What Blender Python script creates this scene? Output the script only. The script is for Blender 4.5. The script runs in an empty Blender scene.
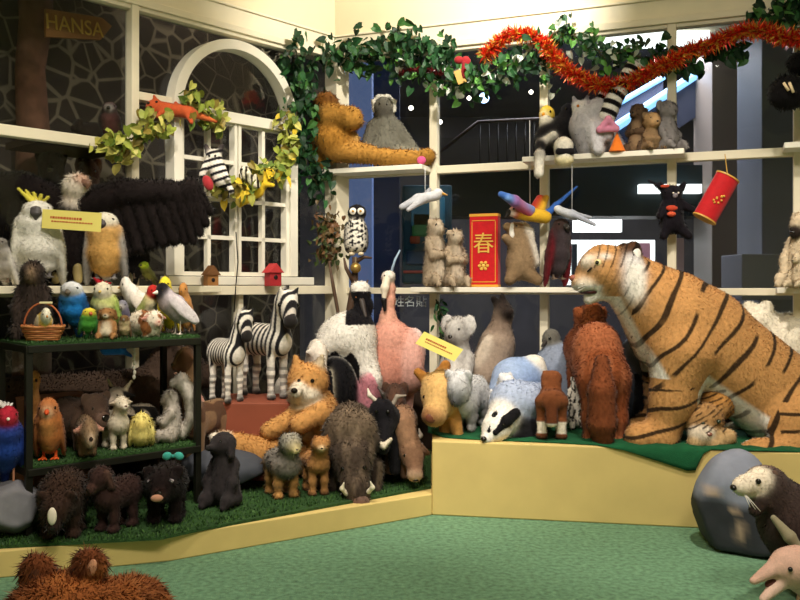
import bpy, math, random
import numpy as np
from mathutils import Vector, Matrix
random.seed(7); RNG = np.random.default_rng(7)
SC = bpy.context.scene; COL = SC.collection
F = 850.0; HZ = 285.0; CH = 1.3
R = math.radians
V = lambda *a: np.array(a, float)

# ---------------------------------------------------------------- camera
cd = bpy.data.cameras.new('camera'); cam = bpy.data.objects.new('camera', cd); COL.objects.link(cam)
cam.location = (0, 0, CH); cam.rotation_euler = (R(90), 0, 0)
cd.sensor_width = 36; cd.lens = 36 * F / 800; cd.shift_y = -(300 - HZ) / 800; cd.clip_start = .05; cd.clip_end = 100
SC.camera = cam
SC.view_settings.view_transform = 'Standard'; SC.view_settings.look = 'None'; SC.view_settings.gamma = 1
SC.view_settings.exposure = 0.45

def A(px, Y, z): return V((px - 400) / F * Y, Y, z)
def Z(py, Y): return CH - (py - HZ) * Y / F
def hexc(h):
    c = np.array([int(h[i:i+2], 16) for i in (0, 2, 4)]) / 255.
    return np.where(c <= .04045, c / 12.92, ((c + .055) / 1.055) ** 2.4)

# ---------------------------------------------------------------- materials
def mat(name, base=None, rough=.8, attr=False, noise=0, nscale=30, bump=0, bscale=80, sheen=0, metal=0, emit=None, estr=1, spec=.3, trans=0):
    m = bpy.data.materials.new(name); m.use_nodes = True; nt = m.node_tree; b = nt.nodes['Principled BSDF']
    b.inputs['Roughness'].default_value = rough; b.inputs['Metallic'].default_value = metal
    b.inputs['Specular IOR Level'].default_value = spec
    if sheen: b.inputs['Sheen Weight'].default_value = sheen
    src = None
    if attr:
        a = nt.nodes.new('ShaderNodeAttribute'); a.attribute_name = 'Col'; src = a.outputs['Color']
    else:
        rgb = nt.nodes.new('ShaderNodeRGB'); rgb.outputs[0].default_value = (*hexc(base), 1); src = rgb.outputs[0]
    tc = nt.nodes.new('ShaderNodeTexCoord')
    if noise:
        n = nt.nodes.new('ShaderNodeTexNoise'); n.inputs['Scale'].default_value = nscale; n.inputs['Detail'].default_value = 4
        nt.links.new(tc.outputs['Object'], n.inputs['Vector'])
        mr = nt.nodes.new('ShaderNodeMapRange'); mr.inputs[1].default_value = .25; mr.inputs[2].default_value = .75
        mr.inputs[3].default_value = 1 - noise; mr.inputs[4].default_value = 1 + noise
        nt.links.new(n.outputs['Fac'], mr.inputs[0])
        vm = nt.nodes.new('ShaderNodeVectorMath'); vm.operation = 'SCALE'
        nt.links.new(src, vm.inputs[0]); nt.links.new(mr.outputs[0], vm.inputs['Scale']); src = vm.outputs[0]
    nt.links.new(src, b.inputs['Base Color'])
    if bump:
        n = nt.nodes.new('ShaderNodeTexNoise'); n.inputs['Scale'].default_value = bscale; n.inputs['Detail'].default_value = 3
        nt.links.new(tc.outputs['Object'], n.inputs['Vector'])
        bp = nt.nodes.new('ShaderNodeBump'); bp.inputs['Strength'].default_value = bump; bp.inputs['Distance'].default_value = .01
        nt.links.new(n.outputs['Fac'], bp.inputs['Height']); nt.links.new(bp.outputs[0], b.inputs['Normal'])
    if emit:
        b.inputs['Emission Color'].default_value = (*hexc(emit), 1); b.inputs['Emission Strength'].default_value = estr
    return m
M = {}
M['fur'] = mat('plush_fur', attr=True, rough=.9, noise=.16, nscale=45, bump=.15, bscale=120, sheen=.08, spec=.15)
M['sleek'] = mat('short_plush', attr=True, rough=.75, noise=.1, nscale=40, bump=.2, bscale=200, sheen=.15, spec=.25)
M['hard'] = mat('moulded_plastic', attr=True, rough=.45, noise=.08, nscale=20)
M['gloss'] = mat('glass_eye', attr=True, rough=.12, spec=.6)

# ---------------------------------------------------------------- objects
def link(name, me, m=None, parent=None):
    o = bpy.data.objects.new(name, me); COL.objects.link(o)
    if m is not None: me.materials.append(m)
    if parent is not None: o.parent = parent
    return o
def props(o, label=None, cat=None, group=None, kind=None):
    if label: o['label'] = label
    if cat: o['category'] = cat
    if group: o['group'] = group
    if kind: o['kind'] = kind
    return o
def root(name, loc, yaw=0, label=None, cat=None, group=None):
    o = bpy.data.objects.new(name, None); COL.objects.link(o); o.location = loc; o.rotation_euler = (0, 0, R(yaw)); o.empty_display_size = .05
    return props(o, label, cat, group)

class MB:
    """collects faces, optionally coloured per vertex"""
    def __init__(s): s.v = []; s.f = []; s.c = []
    def add(s, vs, fs, c='ffffff'):
        n = len(s.v); s.v += [tuple(map(float, p)) for p in vs]; s.f += [tuple(i + n for i in f) for f in fs]
        cc = hexc(c) if isinstance(c, str) else c
        s.c += [tuple(cc)] * len(vs); return s
    def box(s, c, size, ax=None, col='ffffff'):
        """c centre, size full lengths, ax 3 axes rows"""
        ax = np.eye(3) if ax is None else np.array(ax); c = np.array(c, float)
        vs = [c + sum(ax[k] * size[k] * .5 * sg[k] for k in range(3)) for sg in [(x, y, z) for x in (-1, 1) for y in (-1, 1) for z in (-1, 1)]]
        return s.add(vs, [(0, 1, 3, 2), (4, 6, 7, 5), (0, 4, 5, 1), (2, 3, 7, 6), (0, 2, 6, 4), (1, 5, 7, 3)], col)
    def prism(s, poly, z0, z1, col='ffffff'):
        n = len(poly); vs = [(p[0], p[1], z0) for p in poly] + [(p[0], p[1], z1) for p in poly]
        fs = [tuple(range(n))[::-1], tuple(range(n, 2 * n))] + [(i, (i + 1) % n, n + (i + 1) % n, n + i) for i in range(n)]
        return s.add(vs, fs, col)
    def tube(s, pts, r, col='ffffff', seg=8, caps=True):
        pts = [np.array(p, float) for p in pts]; n = len(pts); rr = [r] * n if np.isscalar(r) else r; vs = []; u = None
        for i, p in enumerate(pts):
            t = pts[min(i + 1, n - 1)] - pts[max(i - 1, 0)]; t /= np.linalg.norm(t) + 1e-9
            if u is None: u = np.cross(t, (0, 0, 1) if abs(t[2]) < .9 else (1, 0, 0))
            u = u - t * np.dot(u, t); u /= np.linalg.norm(u) + 1e-9; w = np.cross(t, u)
            vs += [p + rr[i] * (math.cos(2 * math.pi * k / seg) * u + math.sin(2 * math.pi * k / seg) * w) for k in range(seg)]
        fs = [(i * seg + k, i * seg + (k + 1) % seg, (i + 1) * seg + (k + 1) % seg, (i + 1) * seg + k) for i in range(n - 1) for k in range(seg)]
        if caps: fs += [tuple(range(seg))[::-1], tuple(range((n - 1) * seg, n * seg))]
        return s.add(vs, fs, col)
    def ball(s, c, r, col='ffffff', seg=12, rings=8, M3=None):
        r = np.array([r] * 3 if np.isscalar(r) else r, float); c = np.array(c, float); M3 = np.eye(3) if M3 is None else M3
        vs = [c + M3 @ (r * V(0, 0, 1))]
        for i in range(1, rings):
            a = math.pi * i / rings
            vs += [c + M3 @ (r * V(math.sin(a) * math.cos(2 * math.pi * k / seg), math.sin(a) * math.sin(2 * math.pi * k / seg), math.cos(a))) for k in range(seg)]
        vs.append(c + M3 @ (r * V(0, 0, -1))); L = len(vs) - 1
        fs = [(0, 1 + k, 1 + (k + 1) % seg) for k in range(seg)]
        fs += [(1 + i * seg + k, 1 + (i + 1) * seg + k, 1 + (i + 1) * seg + (k + 1) % seg, 1 + i * seg + (k + 1) % seg) for i in range(rings - 2) for k in range(seg)]
        b = 1 + (rings - 2) * seg; fs += [(L, b + (k + 1) % seg, b + k) for k in range(seg)]
        return s.add(vs, fs, col)
    def build(s, name, m, parent=None, smooth=False, bevel=0):
        me = bpy.data.meshes.new(name); me.from_pydata(s.v, [], s.f); me.update()
        a = me.color_attributes.new('Col', 'FLOAT_COLOR', 'POINT')
        a.data.foreach_set('color', np.c_[np.array(s.c), np.ones(len(s.c))].astype(np.float32).ravel())
        if smooth: me.polygons.foreach_set('use_smooth', [True] * len(me.polygons))
        o = link(name, me, m, parent)
        if bevel:
            b = o.modifiers.new('bevel', 'BEVEL'); b.width = bevel; b.segments = 2
        return o

# ---------------------------------------------------------------- soft shapes: smooth union of ellipsoids and tapered capsules -> one surface
def E(c, r, col, M3=None): return ('e', V(*c), V(*( [r]*3 if np.isscalar(r) else r)), col, M3)
def K(a, b, ra, rb, col): return ('k', V(*a), V(*b), (ra, rb), col)
def rot(yaw=0, pitch=0, roll=0):
    """x forward; pitch up positive"""
    return np.array(Matrix.Rotation(R(yaw), 3, 'Z') @ Matrix.Rotation(R(-pitch), 3, 'Y') @ Matrix.Rotation(R(roll), 3, 'X'))
def xf(pr, T, t=(0, 0, 0), s=1.0):
    """transform prims by rotation T, scale s, then translation t"""
    out = []; t = V(*t)
    for p in pr:
        if p[0] == 'e': out.append(('e', T @ p[1] * s + t, p[2] * s, p[3], T if p[4] is None else T @ p[4]))
        else: out.append(('k', T @ p[1] * s + t, T @ p[2] * s + t, (p[3][0] * s, p[3][1] * s), p[4]))
    return out
def sdf(p, P):
    if p[0] == 'e':
        q = P - p[1]
        if p[4] is not None: q = q @ p[4]
        a = q / p[2]; k0 = np.sqrt((a * a).sum(-1)); k1 = np.sqrt(((a / p[2]) ** 2).sum(-1)) + 1e-9
        return np.where(k0 < 1e-3, -p[2].min(), k0 * (k0 - 1) / k1)
    a, b, (ra, rb) = p[1], p[2], p[3]; ba = b - a; q = P - a
    t = np.clip((q @ ba) / (ba @ ba + 1e-12), 0, 1)
    d = q - t[..., None] * ba
    return np.sqrt((d * d).sum(-1)) - (ra + t * (rb - ra))
def pbox(p):
    if p[0] == 'e': m = p[2].max() if p[4] is not None else p[2]; return p[1] - m, p[1] + m
    m = max(p[3]); return np.minimum(p[1], p[2]) - m, np.maximum(p[1], p[2]) + m
def pcol(p): return p[3] if p[0] == 'e' else p[4]
def nets(pr, vs, k):
    los, his = zip(*[pbox(p) for p in pr]); lo = np.min(los, 0) - 3 * vs; hi = np.max(his, 0) + 3 * vs
    n = np.ceil((hi - lo) / vs).astype(int) + 1
    f = np.full(n, 1e3, np.float64); ax = [lo[i] + vs * np.arange(n[i]) for i in range(3)]
    for p in pr:
        l, h = pbox(p); m = k + 2.5 * vs
        i0 = np.maximum(np.floor((l - m - lo) / vs).astype(int), 0); i1 = np.minimum(np.ceil((h + m - lo) / vs).astype(int) + 1, n)
        sl = tuple(slice(i0[j], i1[j]) for j in range(3))
        G = np.stack(np.meshgrid(*[ax[j][sl[j]] for j in range(3)], indexing='ij'), -1)
        d = sdf(p, G); g = f[sl]; hh = np.clip(k - np.abs(g - d), 0, None) / k
        f[sl] = np.minimum(g, d) - hh * hh * k * .25
    s = f < 0
    c = [s[i:n[0]-1+i, j:n[1]-1+j, l:n[2]-1+l] for i in (0, 1) for j in (0, 1) for l in (0, 1)]
    cnt = sum(x.astype(np.int8) for x in c); act = (cnt > 0) & (cnt < 8)
    idx = np.full(act.shape, -1, np.int64); ii = np.argwhere(act); idx[act] = np.arange(len(ii))
    acc = np.zeros((len(ii), 3)); num = np.zeros(len(ii))
    corners = [(i, j, l) for i in (0, 1) for j in (0, 1) for l in (0, 1)]
    for a in corners:
        for d in range(3):
            if a[d] == 0:
                b = list(a); b[d] = 1
                pa = ii + a; pb = ii + b
                fa = f[tuple(pa.T)]; fb = f[tuple(pb.T)]; cr = (fa < 0) != (fb < 0)
                t = np.where(cr, fa / np.where(cr, fa - fb, 1), 0)
                pt = np.array(a, float)[None] + t[:, None] * np.eye(3)[d]
                acc += np.where(cr[:, None], pt, 0); num += cr
    P = lo + vs * (ii + acc / num[:, None])
    quads = []
    for d in range(3):
        e1, e2 = (d + 1) % 3, (d + 2) % 3
        sa = [slice(None)] * 3; sb = [slice(None)] * 3
        sa[d] = slice(0, n[d] - 1); sb[d] = slice(1, n[d])
        A_ = s[tuple(sa)]; B_ = s[tuple(sb)]; w = np.argwhere(A_ != B_)
        if not len(w): continue
        ok = (w[:, e1] > 0) & (w[:, e2] > 0) & (w[:, e1] < n[e1] - 1) & (w[:, e2] < n[e2] - 1); w = w[ok]
        ins = A_[tuple(w.T)]
        def cell(o1, o2):
            q = w.copy(); q[:, e1] -= o1; q[:, e2] -= o2; return idx[tuple(q.T)]
        Q = np.stack([cell(0, 0), cell(1, 0), cell(1, 1), cell(0, 1)], 1)
        Q[~ins] = Q[~ins][:, ::-1]; quads.append(Q)
    return P, np.concatenate(quads)
def softmesh(name, pr, vs, k, cf=None, fur=0, m=None, parent=None, sharp=.012, scale=V(1, 1, 1), rigid=None, droop=.35):
    P, Q = nets(pr, vs, k)
    D = np.stack([sdf(p, P) for p in pr], 1); D -= D.min(1, keepdims=True)
    W = np.exp(-D / sharp); W /= W.sum(1, keepdims=True)
    C = W @ np.array([hexc(pcol(p)) for p in pr])
    if cf is not None: C = cf(P, C)
    nrm = np.zeros_like(P); fn = np.cross(P[Q[:, 2]] - P[Q[:, 0]], P[Q[:, 3]] - P[Q[:, 1]])
    for i in range(4): np.add.at(nrm, Q[:, i], fn)
    nrm /= np.linalg.norm(nrm, axis=1, keepdims=True) + 1e-12
    T3 = np.zeros((0, 3), int)
    if fur:
        g = RNG.random(len(P)); P = P + nrm * (fur * .35 * g)[:, None]
        C = C * (1 + .16 * (g - .5))[:, None]
        fur = fur * .8; pick = Q[RNG.random(len(Q)) < .6]; e = RNG.integers(0, 4, len(pick)); r_ = np.arange(len(pick))
        v0 = pick[r_, e]; v1 = pick[r_, (e + 1) % 4]; nn = nrm[v0]; dn = V(0, 0, -1) - nn * (-nn[:, 2:3]); ln = fur * (.6 + .9 * RNG.random(len(pick)))
        tip = (P[v0] + P[v1]) / 2 + nn * (ln * .62)[:, None] + (dn * .55 + RNG.normal(0, .28, dn.shape)) * ln[:, None] * (1 + droop)
        fl = np.einsum('ij,ij->i', np.cross(P[v1] - P[v0], tip - P[v0]), nn) < 0; v0, v1 = np.where(fl, v1, v0), np.where(fl, v0, v1)
        T3 = np.stack([v0, v1, len(P) + r_], 1); ct = C[v0] * (1 + .25 * RNG.random(len(pick)))[:, None]
        P = np.vstack([P, tip]); nrm = np.vstack([nrm, nn]); C = np.vstack([C, ct])
    P = P * scale; nrm = nrm / scale; nrm /= np.linalg.norm(nrm, axis=1, keepdims=True) + 1e-12
    me = bpy.data.meshes.new(name); me.vertices.add(len(P)); me.vertices.foreach_set('co', P.astype(np.float32).ravel())
    me.loops.add(Q.size + T3.size); me.loops.foreach_set('vertex_index', np.concatenate([Q.ravel(), T3.ravel()]).astype(np.int32))
    npl = len(Q) + len(T3); me.polygons.add(npl)
    me.polygons.foreach_set('loop_start', np.concatenate([np.arange(0, Q.size, 4), Q.size + np.arange(0, T3.size, 3)]).astype(np.int32))
    me.polygons.foreach_set('use_smooth', np.ones(npl, bool)); me.update()
    at = me.color_attributes.new('Col', 'FLOAT_COLOR', 'POINT')
    at.data.foreach_set('color', np.c_[np.clip(C, 0, 1), np.ones(len(C))].astype(np.float32).ravel())
    if fur: me.normals_split_custom_set_from_vertices(nrm.astype(np.float32))
    return link(name, me, m, parent)
def ellmesh(name, p, m, parent, scale):
    b = MB(); b.ball(p[1], p[2], p[3], 14, 10, p[4]); b.v = [tuple(np.array(v) * scale) for v in b.v]
    return b.build(name, m, parent, True)

def wav(P, f, s=0):
    x, y, z = P[:, 0] * f, P[:, 1] * f, P[:, 2] * f
    return (np.sin(x * 1.0 + 1.7 * y + s) + np.sin(1.3 * y - .9 * z + 2.1 + s) + np.sin(1.1 * z + 1.5 * x + .7 + s) + .6 * np.sin(2.3 * x - 1.9 * z + s * 2) + .6 * np.sin(2.7 * y + 2.1 * z + 1)) / 4.2
def mixc(C, m, col):
    m = np.clip(m, 0, 1)[:, None]; return C * (1 - m) + m * hexc(col)
def sm(x, a, b): t = np.clip((x - a) / (b - a), 0, 1); return t * t * (3 - 2 * t)

ANIMALS = []
def animal(name, label, cat, spec, x0, y0, x1, Y, z, yaw=-90, fur=.012, wfit=True, cf=None, k=.05, mt='fur', group=None, sharp=.013, det=1.0, hold=None, droop=.35, dfit=None):
    """spec = (body prims, parts[(name, prims, material, label)]); fitted so that it spans px x0..x1 and py y0..base at distance Y standing on height z"""
    body, parts = spec
    allp = body + [q for p in parts for q in p[1]]
    a = R(yaw); Rz = np.array([[math.cos(a), -math.sin(a), 0], [math.sin(a), math.cos(a), 0], [0, 0, 1]])
    los, his = zip(*[pbox(p) for p in xf(allp, Rz)]); 
    # tight boxes from sampled surfaces
    pts = []
    for p in allp:
        if p[0] == 'k':
            for c, r in ((p[1], p[3][0]), (p[2], p[3][1])): pts += [c + r * d for d in DIRS]
        else:
            T = np.eye(3) if p[4] is None else p[4]; pts += [p[1] + T @ (p[2] * d) for d in DIRS]
    pts = np.array(pts); w = pts @ Rz.T; lo = w.min(0); hi = w.max(0)
    H = Z(y0, Y) - z; W = (x1 - x0) * Y / F
    sz = H / (hi[2] - lo[2]); sx = W / (hi[0] - lo[0])
    if wfit: sx = min(max(sx, sz * .55), sz * 1.8)
    else: sx = sz
    sy = sz if dfit is None else sz * dfit
    # scaling acts along world x (image width) and world y before the turn: express as local anisotropic along nearest local axis
    ca, sa = abs(math.cos(a)), abs(math.sin(a))
    lsx = sx if ca > sa else (sy if wfit else sx); lsy = sx if sa >= ca else (sy if wfit else sx)
    S = V(lsx, lsy, sz)
    w2 = (pts * S) @ Rz.T; lo2 = w2.min(0); hi2 = w2.max(0)
    cx = (x0 + x1) / 2
    loc = A(cx, Y, z) - V((lo2[0] + hi2[0]) / 2, 0, lo2[2])
    rt = root(name, loc, yaw, label, cat, group)
    vs = max((Y / F) * 1.25 / det / max(S), .004) 
    vs = min(vs, (pts.max(0) - pts.min(0)).max() / 24)
    softmesh('body', body, vs, k, cf, fur / sz, M[mt], rt, sharp, S, droop=droop)
    for pn, pp, pm, pl in parts:
        if len(pp) == 1 and pp[0][0] == 'e': o = ellmesh(pn, pp[0], M[pm], rt, S)
        else: o = softmesh(pn, pp, vs * .7, k * .35, None, 0 if pm != 'fur' else fur / sz, M[pm], rt, sharp, S)
        if pl: o['label'] = pl
    return rt
DIRS = [V(x, y, z) / math.sqrt(x*x+y*y+z*z) for x in (-1, 0, 1) for y in (-1, 0, 1) for z in (-1, 0, 1) if (x, y, z) != (0, 0, 0)]
# ---------------------------------------------------------------- kinds of animal (x forward, z up)
def head(c, r, col, yaw=0, pitch=0, sn=(.9, .5, .35), sncol=None, ear='round', earcol=None, eye=.13, eyecol='0a0806', nose='15100e', face=None, ey=(.68, .5, .22), earlen=1, facer=(.55,.6,.6)):
    T = rot(yaw, pitch); earcol = earcol or col; sncol = sncol or col; L, s0, s1 = sn
    pr = [E((0, 0, 0), (1, .88, .9), col)]
    if face: pr.append(E((.5, 0, -.08), facer, face))
    if L: pr.append(K((.45, 0, -.2), (.45 + L, 0, -.3), s0, s1, sncol))
    for sy in (-1, 1):
        if ear == 'round': pr.append(E((-.15, sy * .78, .62), (.15, .34, .36), earcol))
        if ear == 'big': pr.append(E((-.2, sy * .95, .45), (.14, .55, .55), earcol))
        if ear == 'point': pr.append(K((-.15, sy * .55, .6), (-.2, sy * .72, .6 + .75 * earlen), .27, .06, earcol))
        if ear == 'long': pr.append(K((-.2, sy * .4, .6), (-.35, sy * .6, .6 + 1.5 * earlen), .22, .14, earcol))
        if ear == 'side': pr.append(K((-.1, sy * .75, .3), (-.2, sy * 1.5, .15), .22, .1, earcol))
        if ear == 'flop': pr.append(K((-.05, sy * .85, .4), (0, sy * 1.1, -.7 * earlen), .25, .25, earcol))
    parts = []
    for sy in (-1, 1): parts.append(('eye', xf([E((ey[0], sy * ey[1], ey[2]), eye, eyecol)], T, c, r), 'gloss', None))
    if nose and L: parts.append(('nose', xf([E((.45 + L + s1 * .75, 0, -.3 + s1 * .35), (s1 * .45, s1 * .55, s1 * .4), nose)], T, c, r), 'gloss', None))
    return xf(pr, T, c, r), parts

def quad(col, L=.8, h=.62, rf=.17, rr=.16, leg=.05, foot=.045, lw=.1, hp=(.62, .72), hr=.13, belly=None, legcol=None, footcol=None, tail=('down', .3, .03), tailcol=None, neck=.1, neckcol=None, headkw={}, hy=0, mid=None, headcol=None):
    legcol = legcol or col; footcol = footcol or legcol; tailcol = tailcol or col; z = h - (rf + rr) / 2
    xf_, xr = L / 2 - rf * .6, -L / 2 + rr * .6
    b = [K((xr, 0, z), (xf_, 0, z), rr, rf, col)]
    if mid: b.append(E((0, 0, z - .02), (L * .4, mid, mid), col))
    if belly: b.append(K((xr + .08, 0, z - rr * .45), (xf_ - .02, 0, z - rf * .45), rr * .72, rf * .75, belly))
    for sx, s0 in ((xf_ - .02, 1), (xr, -1)):
        for sy in (-1, 1):
            b.append(K((sx, sy * lw, z - .02), (sx + (.03 if s0 < 0 else 0), sy * lw, z * .45), leg * 1.45, leg, legcol))
            b.append(K((sx + (.0 if s0 < 0 else 0), sy * lw, z * .45), (sx, sy * lw, foot), leg, foot, legcol))
            b.append(E((sx + foot * .5, sy * lw, foot * .8), (foot * 1.5, foot * 1.15, foot * .8), footcol))
    hx, hz = hp; hc = (hx, hy, hz)
    b.append(K((xf_, 0, z + .02), (hx - hr * .3, hy, hz), rf * .75, neck, neckcol or col))
    H, P = head(hc, hr, headcol or col, **headkw); b += H
    kind, tl, tr = tail; x0 = -L / 2 + rr * .1
    if kind == 'down': b.append(K((x0, 0, z + .05), (x0 - .1, 0, z + .05 - tl), tr, tr, tailcol))
    if kind == 'up': b.append(K((x0, 0, z + .05), (x0 - .12, 0, z + .05 + tl), tr, tr * .8, tailcol))
    if kind == 'back': b.append(K((x0, 0, z + .05), (x0 - tl, 0, z - .02), tr, tr * .7, tailcol))
    return b, P

def sitter(col, belly=None, hr=.15, hz=.83, br=.2, headkw={}, arm='down', armcol=None, tail=None, tailcol=None, foot=None, headcol=None, lean=0, armr=.055, legr=.07, neck=.1):
    """upright sitting body: monkey, meerkat, squirrel, sitting bear"""
    foot = foot or col; armcol = armcol or col
    b = [K((0, 0, br * 1.05), (lean, 0, hz - hr * 1.3), br, br * .72, col)]
    if belly: b.append(K((br * .45, 0, br), (lean + br * .3, 0, hz - hr * 1.5), br * .72, br * .5, belly))
    sh = hz - hr * 1.45
    for s in (-1, 1):
        if arm == 'down': b += [K((lean, s * br * .75, sh), (lean + .12, s * br * .95, sh * .6), armr * 1.2, armr, armcol), K((lean + .12, s * br * .95, sh * .6), (lean + .2, s * br * .7, .08), armr, armr * .9, armcol)]
        if arm == 'chest': b += [K((lean, s * br * .75, sh), (lean + .13, s * br * .85, sh * .72), armr * 1.2, armr, armcol), K((lean + .13, s * br * .85, sh * .72), (lean + .24, s * br * .25, sh * .74), armr * .9, armr * .8, armcol)]
        b += [K((0, s * br * .7, legr * 1.5), (br * 1.1, s * br * .85, legr * 1.7), legr * 1.5, legr, col), K((br * 1.1, s * br * .85, legr * 1.5), (br * 1.45, s * br * .8, legr * .6), legr * .7, legr * .55, foot)]
    b.append(K((lean, 0, hz - hr * 1.6), (lean + .02, 0, hz - hr * .4), br * .6, neck, col))
    H, P = head((lean + .03, 0, hz), hr, headcol or col, **headkw); b += H
    tc = tailcol or col
    if tail == 'curl': b += [K((-br * .8, 0, .08), (-br * 1.7, 0, .3), .07, .1, tc), K((-br * 1.7, 0, .3), (-br * 1.5, 0, .65), .1, .12, tc), K((-br * 1.5, 0, .65), (-br * 2.1, 0, .85), .11, .07, tc)]
    if tail == 'back': b.append(K((-br * .8, 0, .06), (-br * 2.6, .1, .05), .05, .035, tc))
    return b, P

def bird(col, th=70, a=.2, r=.17, hr=.12, chest=None, wing=None, headcol=None, face=None, beak=(.16, .045, 0), beakcol='2a2622', legl=.14, legcol='6b5a4a', tail=.3, tailcol=None, neck=.06, eye=.14, crest=None, eyecol='0a0806', hyaw=0, footr=.02, wr=1.0, hdrop=0, facer=.5, wspan=.36):
    dx, dz = math.cos(R(th)), math.sin(R(th)); d = V(dx, 0, dz); c = V(0, 0, legl + r * .8 + a * dz)
    wing = wing or col; headcol = headcol or col; tailcol = tailcol or wing
    b = [K(c - d * a, c + d * a, r * .72, r * .9, col), E(c - d * a * .2, (r * 1.02, r * 1.02, r * 1.02), col)]
    up = V(-dz, 0, dx)
    if chest: b.append(K(c - d * a * .7 - up * r * .35, c + d * a * .9 - up * r * .3, r * .62, r * .68, chest))
    hc = c + d * (a + r * .4 + neck) + V(.02, 0, hr * .55 - hdrop)
    b.append(K(c + d * a, hc, r * .62, hr * .8, headcol)); Th = rot(hyaw, 0)
    b.append(E(hc, (hr, hr * .92, hr), headcol))
    if face: b.append(E(hc + Th @ V(hr * .45, 0, -.1 * hr), hr * facer * 1.2, face))
    for s in (-1, 1):
        T = rot(0, th) @ rot(s * -3, 0, s * 10)
        b.append(E(c - d * a * .45 + V(0, s * r * .92, 0), (a * 1.35 + r * wspan, r * .2 * wr, r * .62), wing, T))
    if tail: b.append(K(c - d * a * .9, c - d * (a + tail) - up * (-.02), r * .45, r * .22, tailcol))
    P = []; bl, brr, hook = beak
    tip = V(hr * .85 + bl, 0, -.15 * hr - hook * .5); bk = [K(V(hr * .8, 0, -.05 * hr), tip, brr, brr * (.3 if not hook else .7), beakcol)]
    if hook: bk.append(K(tip, tip + V(-bl * .15, 0, -hook), brr * .7, brr * .18, beakcol))
    P.append(('beak', xf(bk, Th, hc), 'hard', None))
    for s in (-1, 1): P.append(('eye', xf([E((hr * .62, s * hr * .72, hr * .22), hr * eye, eyecol)], Th, hc), 'gloss', None))
    for s in (-1, 1):
        fx = c[0] - dx * a * .3; yy = s * r * .45
        P.append(('foot', [K((fx, yy, legl + r * .3), (fx, yy, footr), footr * .8, footr * .7, legcol)] + [K((fx, yy, footr * .7), (fx + footr * 3.5 * math.cos(q), yy + footr * 3.5 * math.sin(q), footr * .6), footr * .6, footr * .45, legcol) for q in (-.5, 0, .5, math.pi)], 'hard', None))
    if crest: 
        cc, n, ln, sp = crest
        P.append(('crest', xf([K((hr * .1 - i * hr * .22, (i - n / 2) * .01, hr * .7), (hr * .25 - i * hr * sp, (i - n / 2) * .05, hr * (.9 + ln) - i * .02), hr * .16, hr * .08, cc) for i in range(n)], Th, hc), 'fur', None))
    return b, P
def more(spec, body=(), parts=()): return spec[0] + list(body), spec[1] + list(parts)
# ---------------------------------------------------------------- setting
M['carpet'] = mat('green_carpet', '64896a', rough=.95, noise=.38, nscale=38, bump=.5, bscale=160)
M['turf'] = mat('artificial_turf', '2f4f26', rough=.95, noise=.5, nscale=60, bump=.8, bscale=220)
M['felt'] = mat('green_felt', '145230', rough=.95, noise=.25, nscale=12, bump=.3, bscale=200)
M['yellow'] = mat('cream_yellow_board', 'd6bd78', rough=.6, noise=.07, nscale=5)
M['cream'] = mat('cream_painted_wood', 'e9e0c6', rough=.5, noise=.05, nscale=6)
M['white'] = mat('white_painted_wood', 'ebe6d6', rough=.5, noise=.04, nscale=6)
M['wallp'] = mat('cream_wall', 'e6d9b8', rough=.7, noise=.04, nscale=3)
M['dark'] = mat('dark_mall_wall', '5c595c', rough=.7, noise=.25, nscale=2)
M['mallfloor'] = mat('mall_floor', '5a544f', rough=.3, noise=.2, nscale=3)
M['plain'] = mat('painted_surface', attr=True, rough=.6, noise=.08, nscale=15)
M['leaf'] = mat('silk_leaf', attr=True, rough=.5, noise=.2, nscale=30)
M['foil'] = mat('foil_tinsel', attr=True, rough=.3, metal=.35, noise=.2, nscale=60, spec=.6)
M['black_metal'] = mat('black_metal', '17170f', rough=.5, noise=.2, nscale=30)
g = bpy.data.materials.new('window_glass'); g.use_nodes = True; nt = g.node_tree; nt.nodes.clear()
o_ = nt.nodes.new('ShaderNodeOutputMaterial'); mx = nt.nodes.new('ShaderNodeMixShader'); tr = nt.nodes.new('ShaderNodeBsdfTransparent'); gl = nt.nodes.new('ShaderNodeBsdfGlossy')
gl.inputs['Roughness'].default_value = .02; fr = nt.nodes.new('ShaderNodeFresnel'); fr.inputs[0].default_value = 1.35
nt.links.new(fr.outputs[0], mx.inputs[0]); nt.links.new(tr.outputs[0], mx.inputs[1]); nt.links.new(gl.outputs[0], mx.inputs[2]); nt.links.new(mx.outputs[0], o_.inputs[0])
tr.inputs[0].default_value = (.9, .92, .92, 1); M['glass'] = g
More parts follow.
